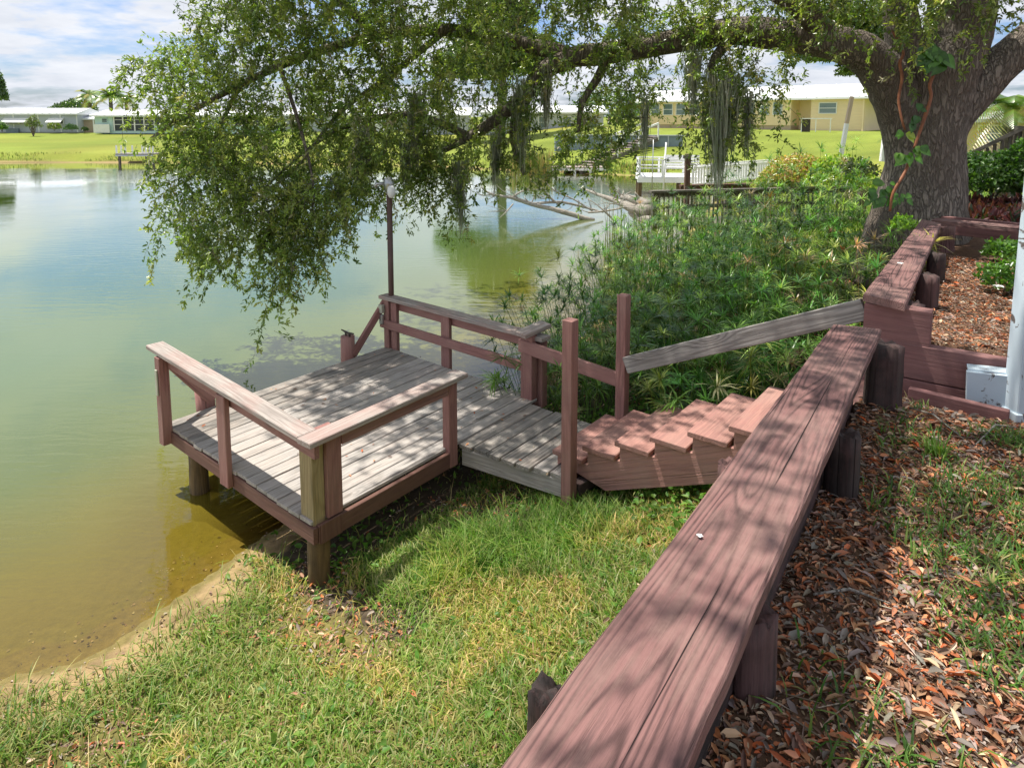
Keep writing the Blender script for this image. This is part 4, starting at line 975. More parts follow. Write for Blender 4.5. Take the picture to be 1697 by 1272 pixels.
# the high crown over the bank, terrace and dock (above the picture): throws the dappled shade
def inside_high(x, y):
    lim = np.interp(y, [0, 5.2, 5.6, 7.0, 7.6, 9], [-2.1, -1.7, -2.0, -3.0, -4.6, -4.4]) + .22 * np.sin(y * 2.9) + .18 * np.sin(y * 6.3 + 1)
    return (x > lim) & (x < 12) & (y > 1.2) & (y < 15)
nC = 250; cxy = rng.uniform([-7.2, 1.0], [11, 15], (nC * 3, 2)); cxy = cxy[inside_high(cxy[:, 0], cxy[:, 1])]; cxy = cxy[~((cxy[:, 0] > -1.2) & (cxy[:, 0] < 4) & (cxy[:, 1] > 6) & (cxy[:, 1] < 12) & (rng.uniform(0, 1, len(cxy)) < .62))][:nC]
cz_ = 6.9 + .22 * np.maximum(0, 4 - np.abs(cxy[:, 0] - 3)) + rng.uniform(-.35, 1.2, len(cxy)) + .07 * (cxy[:, 1] - 2)
ex = rng.uniform([-4.7, 7.0], [.6, 9.2], (85, 2)); ey = rng.uniform([-2.6, 6.0], [.6, 7.4], (30, 2)); ex = np.concatenate([ex, ey]); cxy = np.concatenate([cxy, ex]); cz_ = np.concatenate([cz_, rng.uniform(6.2, 7.4, len(ex))])
rr = rng.uniform(.4, .8, len(cxy)); nt = 26
T0 = np.repeat(np.stack([cxy[:, 0], cxy[:, 1], cz_], 1), nt, 0) + rng.normal(0, .5, (len(cxy) * nt, 3)) * np.repeat(rr, nt)[:, None] * [1, 1, .5]
d = rng.normal(0, 1, T0.shape) * [1, 1, .5]; d /= np.linalg.norm(d, axis=1, keepdims=True); T1 = T0 + d * rng.uniform(.2, .45, (len(T0), 1))
P, L, Wd, nr, ax, cc = leaf_cloud(T0, T1, 13, .06, .095, OAKC, [4, 4, 3, 1.4, .3])
me = flakes('foliage', P - np.array(tb), L, Wd, nr, ax, np.clip(cc, 0, 1), MAT['leaf'], .15, .05)
cr = link('crown', me, None, oak, Matrix.Translation(tb)); cr['kind'] = 'stuff'

# spanish moss
def moss(px, py, y, length, width, n, label, group='grey green moss hanging from the oak branches'):
    p = wp(px, py, y); x = p.x + rng.normal(0, width * .35, n); yy = p.y + rng.normal(0, width * .3, n); z0 = p.z + rng.uniform(-.35, .05, n) * length
    ns = 7; f = np.linspace(0, 1, ns)[None]; Lk = length * rng.uniform(.35, 1.0, n)[:, None] * (1 - .5 * np.clip(np.abs(x - p.x) / (width + 1e-6), 0, 1))[:, None]
    conv = (1 - .6 * f * rng.uniform(.6, 1, (n, 1)))
    X = p.x + (x[:, None] - p.x) * conv + np.cumsum(rng.normal(0, .010, (n, ns)), 1); Y = yy[:, None] + np.cumsum(rng.normal(0, .010, (n, ns)), 1); Zv = z0[:, None] - Lk * f
    w = (.0055 * (1 - .5 * f)) * np.ones((n, 1)); a = rng.uniform(0, 6.28, (n, 1)); wx, wy = np.cos(a) * w, np.sin(a) * w
    V = np.stack([np.stack([X - wx, Y - wy, Zv], -1), np.stack([X + wx, Y + wy, Zv], -1)], 2).reshape(n, ns * 2, 3)
    ff = []
    for i in range(ns - 1): ff.append([2 * i, 2 * i + 1, 2 * i + 3, 2 * i + 2])
    faces = (np.arange(n)[:, None, None] * ns * 2 + np.array(ff)[None]).reshape(-1, 4)
    c = np.repeat(pal(n, [(.36, .39, .28), (.46, .48, .36), (.28, .31, .20)], [1, 1, 1])[:, None], ns * 2, 1).reshape(-1, 3)
    me = npmesh('spanish_moss', V.reshape(-1, 3) - np.array(p), faces, c, MAT['moss'])
    o = link('spanish_moss', me, None, None, Matrix.Translation(p)); tag(o, label, 'moss', group)
for m_ in [(762, 270, 9.3, .9, .16, 260, 'long pointed moss strand hanging over the water right of the lamp pole'),
           (1195, 120, 8.8, 1.35, .34, 520, 'broad grey moss curtain hanging in front of the yellow house'),
           (1240, 150, 8.8, .75, .10, 120, 'thin curved moss strand at the right edge of the broad curtain'),
           (865, 130, 9.4, 1.1, .22, 320, 'wide moss beard under the bend of the big limb'),
           (905, 110, 9.4, .8, .12, 180, 'short moss beard just right of the limb bend'),
           (820, 220, 9.5, .75, .13, 200, 'moss tuft hanging over the cattail bank behind the driftwood'),
           (690, 150, 9.3, 1.0, .2, 260, 'moss strands hanging in the shade above and right of the lamp head'),
           (672, 235, 9.2, .65, .10, 130, 'fine moss strand dangling just right of the lamp globe'),
           (600, 210, 9.0, .8, .2, 200, 'moss hanging inside the dark foliage left of the lamp pole'),
           (1070, 160, 9.2, .9, .08, 80, 'thin dark moss strand hanging before the white stairs across the water'),
           (560, 290, 8.8, .5, .15, 120, 'small moss tuft under the foliage left of the lamp'),
           (1150, 80, 9.0, .8, .2, 240, 'moss hung high beside the sky gap right of the big limb')]:
    moss(*m_)

# climbing vine on the trunk
vine = empty('climbing_vine', wp(1500, 420, 8.3), 'climbing vine with orange stems and big glossy leaves on the oak trunk', 'vine')
for L in ([(1478, 50, 8.70, .016), (1497, 85, 8.62, .018), (1491, 105, 8.6, .020), (1495, 130, 8.58, .018), (1489, 165, 8.53, .017), (1495, 200, 8.46, .015), (1500, 215, 8.46, .012)],
          [(1552, 115, 8.48, .018), (1541, 140, 8.46, .022), (1543, 160, 8.46, .02), (1534, 190, 8.44, .022), (1522, 225, 8.42, .018), (1515, 245, 8.4, .016)],
          [(1508, 262, 8.4, .02), (1500, 285, 8.35, .02), (1480, 320, 8.3, .018), (1475, 350, 8.3, .014)]):
    mb = MB(); tube_pts(mb, L, 9, .12, 4); mb.build('vine_stem', MAT['vine'], vine, True)
def big_leaf(px, py, y, L, colr, tilt):
    p = wp(px, py, y); a = random.uniform(-.5, .5) + tilt; axd = Vector((math.sin(a), -.35, -math.cos(a) * .8)).normalized(); nrm = Vector((random.uniform(-.3, .3), -1, .55)).normalized()
    sd = nrm.cross(axd).normalized(); up = axd.cross(sd); ns = 7; v = []; 
    for i in range(ns):
        f = i / (ns - 1); w = L * .42 * math.sin(math.pi * min(1, (f * .92 + .08)) ** .7) if i < ns - 1 else 0.002; c = p + axd * L * f - nrm * L * .25 * f * f
        v += [c - sd * w + nrm * w * .3, c, c + sd * w + nrm * w * .3]
    fs = []
    for i in range(ns - 1):
        for k in (0, 1): fs.append((i * 3 + k, i * 3 + k + 1, i * 3 + k + 4, i * 3 + k + 3))
    v = np.array([list(q - p) for q in v]); base_ = np.array(colr)
    cc = np.repeat(base_[None], len(v), 0); cc *= rng.uniform(.8, 1.25, (len(v), 1)); cc[1::3] = cc[1::3] * 1.35
    me = npmesh('vine_leaf', v, np.array(fs), cc, MAT['sedge'], True); link('vine_leaf', me, None, vine, Matrix.Translation(p))
rv = random.Random(3)
for (px, py, sx, sy, n, Lm, cols) in ((1548, 88, 17, 16, 13, .26, [(.07, .19, .025), (.10, .24, .04), (.05, .13, .02)]), (1518, 190, 8, 20, 7, .15, [(.04, .11, .02)]), (1496, 222, 9, 8, 4, .19, [(.30, .38, .05), (.10, .24, .03)]),
                                     (1510, 252, 22, 12, 11, .20, [(.10, .24, .03), (.16, .30, .05), (.06, .15, .02)]), (1462, 318, 24, 16, 18, .17, [(.05, .13, .02), (.06, .16, .02), (.09, .19, .03)]), (1500, 330, 12, 10, 5, .14, [(.06, .15, .02)])):
    for _ in range(n): big_leaf(px + rv.uniform(-sx, sx), py + rv.uniform(-sy, sy), 8.35, Lm * rv.uniform(.45, .85), rv.choice(cols), rv.uniform(-1.3, 1.3))
# ------------------------------------------------------------------ shrubs and far trees
def bush(name, c, rx, ry, rz, n, L0, cols, ws, label, cat='shrub', group=None, mat='leaf', stem=True, par=None, hollow=.55):
    c = Vector(c); u = rng.normal(0, 1, (n, 3)); u /= np.linalg.norm(u, axis=1, keepdims=True); u[:, 2] = np.abs(u[:, 2]) * 1.1 - .12
    nb = 9; lob = rng.normal(0, 1, (nb, 3)); lob /= np.linalg.norm(lob, axis=1, keepdims=True)
    bump_ = .74 + .36 * np.max(np.clip(u @ lob.T, 0, 1) ** 6, axis=1)
    r = (hollow + (1 - hollow) * rng.uniform(0, 1, n) ** .5) * bump_
    P = u * r[:, None] * [rx, ry, rz]; L = L0 * rng.uniform(.7, 1.3, n)
    colr = pal(n, cols, ws, .25)
    me = flakes(name, P, L, L * .5, u + rng.normal(0, .5, (n, 3)), rng.normal(0, 1, (n, 3)), np.clip(colr, 0, 1), MAT[mat], .2)
    if par is not None:
        o = link('crown', me, None, par, Matrix.Translation(c)); return o
    e = empty(name, c - Vector((0, 0, rz * .3)), label, cat, group); link('foliage', me, None, e, Matrix.Translation(c))
    if stem:
        mb = MB()
        for k in range(4):
            a = random.uniform(0, 6.28); mb.tube([c + Vector((0, 0, -rz * .5)), c + Vector((math.cos(a) * rx * .4, math.sin(a) * ry * .4, rz * .3))], [.03 * rz, .012 * rz], 5)
        mb.build('stem', MAT['bark'], e)
    return e
def gz(p): return hz(p.x, p.y)
# yellow green fern and croton bushes beyond the thicket
for (px, py, y, r, cols, lab) in ((1330, 292, 17, .95, [(.40, .34, .10), (.26, .34, .06), (.50, .30, .14)], 'yellow and pinkish leafed bush behind the sedge thicket'),
                                  (1385, 300, 15, .8, [(.20, .34, .05), (.34, .40, .08)], 'lime green bush between the pinkish bush and the oak trunk'),
                                  (1285, 312, 18, .7, [(.22, .34, .05), (.36, .34, .1)], 'small yellow green bush at the end of the white ramp'),
                                  (1425, 285, 14, .45, [(.05, .07, .03), (.08, .10, .03)], 'sparse dark leafed sapling left of the oak trunk')):
    p = UD(px, py, y); bush('leafy_bush', (p.x, p.y, p.z), r, r, r * .75, 2600 if r > .5 else 300, .09, cols, [1] * len(cols), lab)
# bushes right of the trunk
for (px, py, y, rx, rz, lab) in ((1640, 308, 10.6, .85, .62, 'dense dark green bush directly right of the oak trunk under the handrail'), (1720, 300, 10.2, .7, .7, 'dark green bush at the right edge beside the handrail')):
    p = UD(px, py, y); bush('green_bush', (p.x, p.y, p.z), rx, rx * .7, rz, 5200, .07, [(.05, .12, .02), (.08, .17, .03), (.12, .22, .04)], [2, 2, 1], lab)
p = UD(1495, 372, 7.9); bush('bright_fern', (p.x, p.y, p.z - .02), .16, .12, .14, 420, .05, [(.18, .34, .05), (.26, .40, .07)], [1, 1], 'small bright green fern spilling over the far end of the upper wall plank')
# red brown groundcover beyond the raised bed
x = rng.uniform(6.35, 11.0, 9000); y = rng.uniform(9.2, 11.2, 9000); n = 9000
nr = rng.normal(0, .6, (n, 3)) + [0, -.2, 1]; L = rng.uniform(.10, .22, n)
me = flakes('groundcover', np.stack([x, y, 1.82 + rng.uniform(0, .22, n)], 1), L, L * .3, nr, rng.normal(0, 1, (n, 3)) + [0, 0, .7], pal(n, [(.16, .05, .05), (.12, .04, .045), (.22, .09, .06), (.05, .07, .03)], [3, 3, 1, 1]), MAT['sedge'])
tag(link('groundcover', me, None), 'dark red leaved groundcover beyond the raised bed', 'groundcover', kind='stuff')
# plants inside the raised bed, white flowers
for (px, py, r, lab) in ((1668, 430, .22, 'light green bed plant near the far corner of the raised bed'), (1672, 478, .26, 'green bed plant with white blooms near the peeling post')):
    p = U(px, py, 1.95); bush('bed_plant', (p.x, p.y, 2.0), r, r, r * .8, 800, .05, [(.09, .2, .03), (.14, .27, .05)], [1, 1], lab, 'plant')
fl = MB()
for (px, py) in ((1655, 475), (1682, 500), (1648, 440)):
    p = U(px, py, 2.06)
    f = empty('white_flower', p, {1655: 'white flower on the bed plant nearest the peeling post, upper left one', 1682: 'white flower lowest on the bed plant by the peeling post', 1648: 'small white flower farthest back in the raised bed'}[px], 'flower')
    for k in range(5):
        a = k * 1.2566; q = p + Vector((math.cos(a) * .022, math.sin(a) * .022, .004))
        mbf = MB(); mbf.add([p, p + Vector((math.cos(a - .5) * .03, math.sin(a - .5) * .03, .01)), p + Vector((math.cos(a) * .045, math.sin(a) * .045, .004)), p + Vector((math.cos(a + .5) * .03, math.sin(a + .5) * .03, .01))], [(0, 1, 2, 3)]); mbf.build('petal', MAT['bird'], f)
# grass tuft and crumbled white pot piece at the foot of the post
n = 46; c0 = U(1555, 735, 1.84); a = rng.uniform(0, 6.28, n); P = np.stack([c0.x + rng.normal(0, .02, n), c0.y + rng.normal(0, .02, n), np.full(n, hz(c0.x, c0.y))], 1) - np.array([c0.x, c0.y, 1.83])
hh = rng.uniform(.08, .19, n); me = blades('grass_tuft', P, hh, np.full(n, .008), hh * rng.uniform(.3, 1.1, n), pal(n, [(.14, .28, .04), (.2, .32, .06)], [1, 1]), MAT['grass'])
tag(link('grass_tuft', me, None, None, Matrix.Translation(Vector((c0.x, c0.y, 1.83)))), 'single tall bright grass tuft in the leaf litter before the cross wall', 'grass tuft')

# palm tree by the right edge, far palms, far round trees
def palm(name, base_, h, fr, nf, label, r=.12, cols=((.10, .19, .03), (.16, .24, .04), (.30, .28, .06)), leaf=.035, group=None, droop=.55, per=26):
    e = empty(name, base_, label, 'palm', group); b = Vector(base_); top = b + Vector((.05, 0, h))
    MB().tube([b, b + Vector((.03, 0, h * .5)), top], [r * 1.2, r, r * .9], 10, jit=.08).build('trunk', MAT['bark'], e, True)
    Vs = []; Cs = []
    for k in range(nf):
        a = 6.283 * k / nf + random.uniform(-.2, .2); el = random.uniform(-.35, 1.2); d = Vector((math.cos(a) * math.cos(el), math.sin(a) * math.cos(el), math.sin(el))); side = Vector((-math.sin(a), math.cos(a), 0)); Lf = fr * random.uniform(.8, 1.1); cc = cols[random.choice([0, 0, 1, 1, 2]) if el > -.1 else 2]
        for i in range(per):
            f = (i + 1) / per; p = top + d * Lf * f + Vector((0, 0, -droop * Lf * f * f)); nxt = (d + Vector((0, 0, -2 * droop * f))).normalized(); ll = Lf * .36 * math.sin(math.pi * min(.97, f * .85 + .12)) + .02
            for sgn in (-1, 1):
                q = p + (side * sgn * .85 + nxt * .5 + Vector((0, 0, -.35))).normalized() * ll; w = nxt * leaf
                Vs += [p - w * .5, p + w * .5, q]; c2 = [x * random.uniform(.75, 1.25) for x in cc]; Cs += [c2] * 3
        p0 = top; 
    V = np.array([list(v - b) for v in Vs]); me = npmesh('fronds', V, np.arange(len(V)).reshape(-1, 3), np.clip(np.array(Cs), 0, 1), MAT['sedge'])
    link('fronds', me, None, e, Matrix.Translation(b)); return e
q = UD(1668, 235, 14.5); palm('palm_tree', (q.x, q.y, gz(q)), UD(1672, 180, 14.5).z - gz(q), 1.25, 30, 'yellow green palm with arching fronds behind the handrail at the right edge', .14, droop=.7)
for (px, y, pyt, fr, lab) in ((151, 96, 158, 2.6, 'tall fan palm behind the gap between the grey and aqua homes'), (186, 92, 160, 3.0, 'bushier palm behind the aqua home, just right of the tall fan palm'), (212, 98, 163, 2.4, 'palm partly hidden by oak leaves behind the aqua home')):
    q = UD(px, 215, y); palm('far_palm', (q.x, q.y, gz(q)), UD(px, pyt, y).z - gz(q), fr, 26, lab, .25, leaf=.12, droop=.6, per=22)
def far_tree(px, py, y, rx, rz, lab, n=2600, L0=.35):
    p = UD(px, py, y); g = gz(p); e = empty('far_tree', (p.x, p.y, g), lab, 'tree')
    MB().tube([(p.x, p.y, g), (p.x, p.y, p.z)], [.3, .15], 8).build('trunk', MAT['bark'], e)
    bush('x', p, rx, rx, rz, n, L0, [(.05, .10, .03), (.07, .13, .03), (.10, .16, .05)], [1, 1, 1], '', par=e, hollow=.6)
far_tree(121, 186, 105, 3.6, 2.4, 'rounded green tree behind the roof end of the grey mobile home')
far_tree(-8, 160, 95, 1.6, 4, 'dark tree sliver at the left edge beyond the grey home')
far_tree(560, 200, 105, 5, 3.5, 'round far tree glimpsed through oak leaves left of the lamp')
far_tree(700, 205, 90, 4, 2.6, 'round far tree behind the pale homes beyond the lamp pole')
far_tree(1010, 190, 88, 6, 4, 'broad far tree left of the yellow house')
q = UD(828, 215, 62); e = empty('tall_far_tree', (q.x, q.y, gz(q)), 'tall broad tree behind the far bank, hidden by the oak but mirrored in the water', 'tree')
MB().tube([(q.x, q.y, gz(q)), (q.x + .3, q.y, 6), (q.x, q.y, 11)], [.5, .4, .2], 10).build('trunk', MAT['bark'], e, True)
for (dx, dz, rx, rz) in ((0, 9.0, 5.2, 4.6), (-3.0, 7.4, 3.2, 3.0), (3.2, 7.8, 3.2, 3.2), (.5, 12.2, 3.4, 2.6)):
    bush('x', (q.x + dx, q.y, dz), rx, rx * .8, rz, 5200, .42, [(.07, .12, .03), (.10, .16, .04), (.15, .20, .05)], [1, 1, 1], '', par=e, hollow=.35)
# tree behind the trunk, above the yellow house
q = UD(1390, 215, 24); e = empty('shade_tree', (q.x, q.y, gz(q)), 'leafy shade tree with a low bough over the yellow house roof beside the oak', 'tree')
MB().tube([(q.x + 3, q.y, gz(q)), (q.x + 2.6, q.y, 6), (q.x, q.y, 9)], [.35, .28, .15], 10).build('trunk', MAT['bark'], e, True)
for (px, py, yy, rx, rz, n) in ((1375, 95, 22, 1.3, .8, 5200), (1330, 60, 22, 1.1, .8, 3600), (1430, 120, 22, .9, .7, 3000), (1400, 40, 22, 1.8, 1.0, 4000), (1440, 70, 21.5, 1, 1, 3000)):
    bush('x', UD(px, py, yy), rx, rx, rz, n, .12, [(.07, .12, .02), (.11, .18, .03), (.20, .24, .04)], [2, 2, 1], '', par=e, hollow=.1)

# ------------------------------------------------------------------ far shore houses
def panel(name, p0, p1, z0, z1, th, m, par, **kw):
    """vertical slab from p0 to p1 (xy), between z0 and z1"""
    zc = (z0 + z1) / 2; return wood(name, (p0[0], p0[1], zc), (p1[0], p1[1], zc), th, z1 - z0, m, par, c=0)
class Front:
    """a facade line: u metres along it, n metres toward the viewer"""
    def __init__(s, a, b):
        s.a = Vector((a[0], a[1], 0)); d = Vector((b[0] - a[0], b[1] - a[1], 0)); s.L = d.length; s.d = d.normalized(); s.n = Vector((s.d.y, -s.d.x, 0))
    def p(s, u, n, z): return s.a + s.d * u + s.n * n + Vector((0, 0, z))
    def slab(s, name, u0, u1, z0, z1, n0, n1, m, par):
        zc = (z0 + z1) / 2; nc = (n0 + n1) / 2; return wood(name, s.p(u0, nc, zc), s.p(u1, nc, zc), abs(n1 - n0), z1 - z0, m, par, c=0)
    def window(s, u0, u1, z0, z1, par, fm='white', mull=1, gm='glass', bar=True, fw=.06):
        w = s.slab('window', u0 + fw, u1 - fw, z0 + fw, z1 - fw, .01, .04, MAT[gm], par)
        for (a, b, c, d_) in ((u0, u1, z0, z0 + fw), (u0, u1, z1 - fw, z1), (u0, u0 + fw, z0 + fw, z1 - fw), (u1 - fw, u1, z0 + fw, z1 - fw)):
            s.slab('frame', a, b, c, d_, .01, .08, MAT[fm], w)
        if bar: s.slab('glazing_bar', u0 + fw, u1 - fw, (z0 + z1) / 2 - .025, (z0 + z1) / 2 + .025, .045, .07, MAT[fm], w)
        return w
    def roof(s, u0, u1, z0, zt, dep, m, par, over=.35, name='roof'):
        mb = MB(); P = [s.p(u0 - over, over, z0), s.p(u1 + over, over, z0), s.p(u1 + over, -dep - over, z0), s.p(u0 - over, -dep - over, z0)]
        rl = [s.p(u0 - over, -dep / 2, zt), s.p(u1 + over, -dep / 2, zt)]; lo = [q - Vector((0, 0, .16)) for q in P]
        mb.add(P + rl + lo, [(0, 1, 5, 4), (2, 3, 4, 5), (1, 2, 5), (3, 0, 4), (6, 7, 1, 0), (7, 8, 2, 1), (8, 9, 3, 2), (9, 6, 0, 3), (9, 8, 7, 6)])
        o = mb.build(name, m, par); k = 0
        L = (u1 - u0 + 2 * over); nrib = int(L / .8)
        rb = MB()
        for i in range(nrib + 1):
            u = u0 - over + L * i / nrib; rb.beam(s.p(u, over, z0 + .02), s.p(u, -dep / 2, zt + .02), .05, .05)
        rb.build('roof_ribs', m, o)['kind'] = 'stuff'
        return o
def X(px, y, py=205): return UD(px, py, y).x
# grey mobile home
Y = 79.0; g_ = Front((X(-190, Y), Y), (X(128, Y), Y)); gh = empty('grey_mobile_home', (X(60, Y), Y, 1.6), 'pale grey mobile home with white metal roof and two white window awnings at far left', 'house')
zz_ = lambda py, y=Y: UD(848, py, y).z
g_.slab('wall', 0, g_.L, zz_(219), zz_(188), -4, 0, MAT['greysiding'], gh); g_.slab('skirting', 0, g_.L, zz_(224), zz_(219), -3.9, -.05, MAT['skirt'], gh)
g_.roof(0, g_.L, zz_(188), zz_(179), 4.2, MAT['roofwhite'], gh)
uu = lambda px, fr_, y: (X(px, y) - fr_.a.x) * 1.0
for (a, b) in ((9, 31), (32, 51), (83, 106)):
    g_.window(uu(a, g_, Y), uu(b, g_, Y), zz_(206), zz_(196), gh, gm='screen', bar=False)
for (a, b) in ((8, 52), (82, 107)):
    ua, ub = uu(a, g_, Y), uu(b, g_, Y); mb = MB(); t0 = zz_(195.5); t1 = zz_(202.5)
    mb.add([g_.p(ua, .03, t0), g_.p(ub, .03, t0), g_.p(ub, .75, t1), g_.p(ua, .75, t1), g_.p(ua, .03, t0 - .04), g_.p(ub, .03, t0 - .04), g_.p(ub, .75, t1 - .06), g_.p(ua, .75, t1 - .06)], [(0, 3, 2, 1), (4, 5, 6, 7), (3, 7, 6, 2), (0, 4, 7, 3), (1, 2, 6, 5)])
    mb.build('awning', MAT['white'], gh)
g_.slab('utility_panel', uu(12, g_, Y), uu(32, g_, Y), zz_(221), zz_(213), .06, .3, MAT['seawall'], gh)
for px in (22, 63, 100, 127): g_.slab('corner_trim', uu(px, g_, Y), uu(px, g_, Y) + .12, zz_(219), zz_(188), .002, .03, MAT['white'], gh)
# carport
cpz = Front((X(130, 80), 80), (X(158, 80), 80)); cpo = empty('carport', (X(144, 80), 80, 1.6), 'white roofed carport with tan wall between the grey and aqua homes', 'carport')
cpz.slab('wall', .3, cpz.L, 1.5, zz_(197, 80), -3, -.2, MAT['tan'], cpo); cpz.roof(0, cpz.L, zz_(196.5, 80), zz_(188, 80), 5, MAT['roofwhite'], cpo, .1)
for u in (.15, cpz.L - .1): wood('post', cpz.p(u, .2, 1.4), cpz.p(u, .2, zz_(197, 80)), .09, .09, MAT['white'], cpo, up=(0, 1, 0))
# aqua house
Y2 = 76.0; a_ = Front((X(157, Y2), Y2), (X(430, Y2), Y2)); ah = empty('aqua_house', (X(240, Y2), Y2, 1.6), 'pale aqua single storey house with dark screened porch beyond the small dock', 'house')
z2 = lambda py: UD(848, py, Y2).z; u2 = lambda px: X(px, Y2) - a_.a.x
a_.slab('wall', 0, u2(187), z2(221.5), z2(191), -5, 0, MAT['aqua'], ah); a_.slab('wall', u2(187), u2(255), z2(221.5), z2(217), -5, 0, MAT['aqua'], ah)
a_.slab('wall', u2(255), a_.L, z2(221.5), z2(209), -5, 0, MAT['aqua'], ah); a_.slab('wall', u2(187), a_.L, z2(194), z2(190), -5, 0, MAT['aqua'], ah)
a_.slab('porch_screen', u2(187), u2(255), z2(217), z2(194), -.3, -.06, MAT['screen'], ah); a_.slab('porch_screen', u2(255), a_.L, z2(209), z2(194), -.3, -.06, MAT['screen'], ah)
for px in (188, 203, 222, 238, 255, 271, 287, 306, 324, 345, 370, 400): a_.slab('porch_post', u2(px), u2(px) + .13, z2(217 if px < 255 else 209), z2(194), -.05, .03, MAT['white'], ah)
a_.slab('porch_rail', u2(189), u2(255), z2(207), z2(206), -.05, .02, MAT['white'], ah); a_.slab('porch_rail', u2(189), u2(255), z2(199), z2(198.3), -.05, .02, MAT['white'], ah)
a_.window(u2(169), u2(179), z2(203), z2(196), ah, gm='screen', fm='aqua')
a_.slab('fence_panel', u2(158), u2(184), z2(220), z2(206), .3, .38, MAT['white'], ah)
for px in (291, 309, 327, 350, 375): a_.window(u2(px), u2(px + 15), z2(208), z2(195), ah)
a_.roof(0, a_.L, z2(191), z2(182), 6, MAT['roofwhite'], ah)
# pale houses behind the foliage
for (p0, p1, y, yb, yw, yr, m_, lab) in ((452, 548, 84, 219, 190, 181, 'greysiding', 'pale grey house with white roof glimpsed through oak leaves left of the lamp'), (560, 655, 82, 219, 190, 180, 'white', 'white house glimpsed through foliage behind the lamp pole'), (668, 775, 74, 220, 190, 178, 'greysiding', 'grey house with tall windows glimpsed through the foliage right of the lamp pole'), (800, 1000, 72, 219, 186, 174, 'greysiding', 'blue grey house mostly hidden by the oak left of the yellow house')):
    f_ = Front((X(p0, y), y), (X(p1, y), y)); h_ = empty('pale_house', (X((p0 + p1) / 2, y), y, 1.7), lab, 'house'); zq = lambda py: UD(848, py, y).z
    f_.slab('wall', 0, f_.L, 1.4, zq(yw), -6, 0, MAT[m_], h_); f_.roof(0, f_.L, zq(yw), zq(yr), 6.5, MAT['roofwhite'], h_)
    nw = max(2, int(f_.L / 2.2))
    for k in range(nw):
        u = f_.L * (k + .5) / nw; f_.window(u - .5, u + .5, zq(yw) - 1.7, zq(yw) - .45, h_)
# far shrubs left
for (px, py, rx, rz, cols, lab) in ((54, 208, .62 * 1.2, 1.0, [(.14, .15, .07), (.12, .18, .05)], 'multi stemmed olive shrub on the lawn in front of the grey home'), (90, 212, .75, .62, [(.20, .22, .05), (.10, .18, .03)], 'yellow green rounded shrub under the small awning'), (119, 213, .8, .5, [(.05, .11, .03)], 'dark green rounded shrub near the corner of the grey home'), (3, 213, .5, .7, [(.10, .20, .03)], 'green shrub cut by the left edge'), (141, 215, .35, .3, [(.05, .09, .03)], 'low dark shrub in front of the tan carport wall')):
    y = 77.3 if px != 54 else 72; p = UD(px, py, y); bush('far_shrub', p, rx * 1.15, rx, rz * 1.15, 700, .16, cols, [1] * len(cols), lab, hollow=.4)
    if px == 54: 
        mb = MB(); 
        for k in range(5): mb.tube([(p.x, p.y, gz(p)), (p.x + (k - 2) * .22, p.y, p.z)], [.05, .03], 5)
        mb.build('trunk', MAT['bark'], bpy.data.objects[[o.name for o in bpy.data.objects if o.name.startswith('far_shrub')][-1]])
# small far dock with white balusters
Yd = 50.2; d_ = Front((X(190, Yd), Yd - .2), (X(252, Yd), Yd - .2)); fd = empty('far_dock', (X(221, Yd), Yd, 0), 'small grey dock with upright white posts on the far shore at left', 'dock')
zd = lambda py: UD(848, py, Yd).z
d_.slab('deck_board', 0, d_.L, zd(256.5), zd(254.5), -1.6, .0, MAT['grey'], fd); d_.slab('rim', 0, d_.L, zd(259), zd(256.6), -.1, .0, MAT['greysiding'], fd)
for px in (191, 199, 206, 217.5, 234, 240, 246, 251.5): 
    d_.slab('upright', X(px, Yd) - d_.a.x, X(px, Yd) - d_.a.x + .09, zd(254.5), zd(241), -.09, .0, MAT['white'], fd)
for px in (218, 222): d_.slab('upright', X(px, Yd) - d_.a.x, X(px, Yd) - d_.a.x + .07, zd(254.5), zd(241), -1.55, -1.48, MAT['white'], fd)
for px in (193, 238, 249): d_.slab('leg', X(px, Yd) - d_.a.x, X(px, Yd) - d_.a.x + .14, -.4, zd(259.1), -.25, -.11, MAT['olddock'], fd)
# shore weeds on far banks
def shore_weeds(name, x0, x1, y0, y1, n0, dmin, dmax, h0, h1, cols, lab):
    x, y, d = scatter(n0, x0, x1, y0, y1); k = (d > dmin) & (d < dmax) & (wob(x, y, .6, 61) > -.35); x, y, d = x[k], y[k], d[k]; n = len(x)
    h = rng.uniform(h0, h1, n); me = blades(name, np.stack([x, y, height(x, y, d) - .02], 1), h, h * .16, h * rng.uniform(.1, .6, n), pal(n, cols, [1] * len(cols)), MAT['grass'])
    tag(link(name, me, None), lab, 'weeds', kind='stuff')
shore_weeds('shore_weeds', -48, 2, 42, 56, 34000, .35, 1.9, .10, .28, [(.10, .18, .03), (.16, .24, .04), (.22, .20, .08)], 'rough weeds fringing the far bank above the sand')
shore_weeds('shore_weeds', 2, 16, 16, 44, 34000, .35, 2.6, .1, .4, [(.10, .18, .03), (.16, .24, .04), (.26, .20, .09)], 'rough weeds fringing the right bank below the yellow house')
shore_weeds('lawn_blades', 5, 22, 11, 26, 60000, .8, 20, .06, .2, [(.12, .22, .03), (.18, .28, .04)], 'longer grass on the bank behind the sedge thicket')
pts = [U(rng.uniform(845, 915), rng.uniform(286, 291), 0).xy for _ in range(420)]
reeds('reeds', pts, 1.0, 1.75, [(.16, .22, .05), (.30, .30, .10), (.36, .26, .12)], 'tall green and tan reeds on the far bank behind the driftwood', .05)

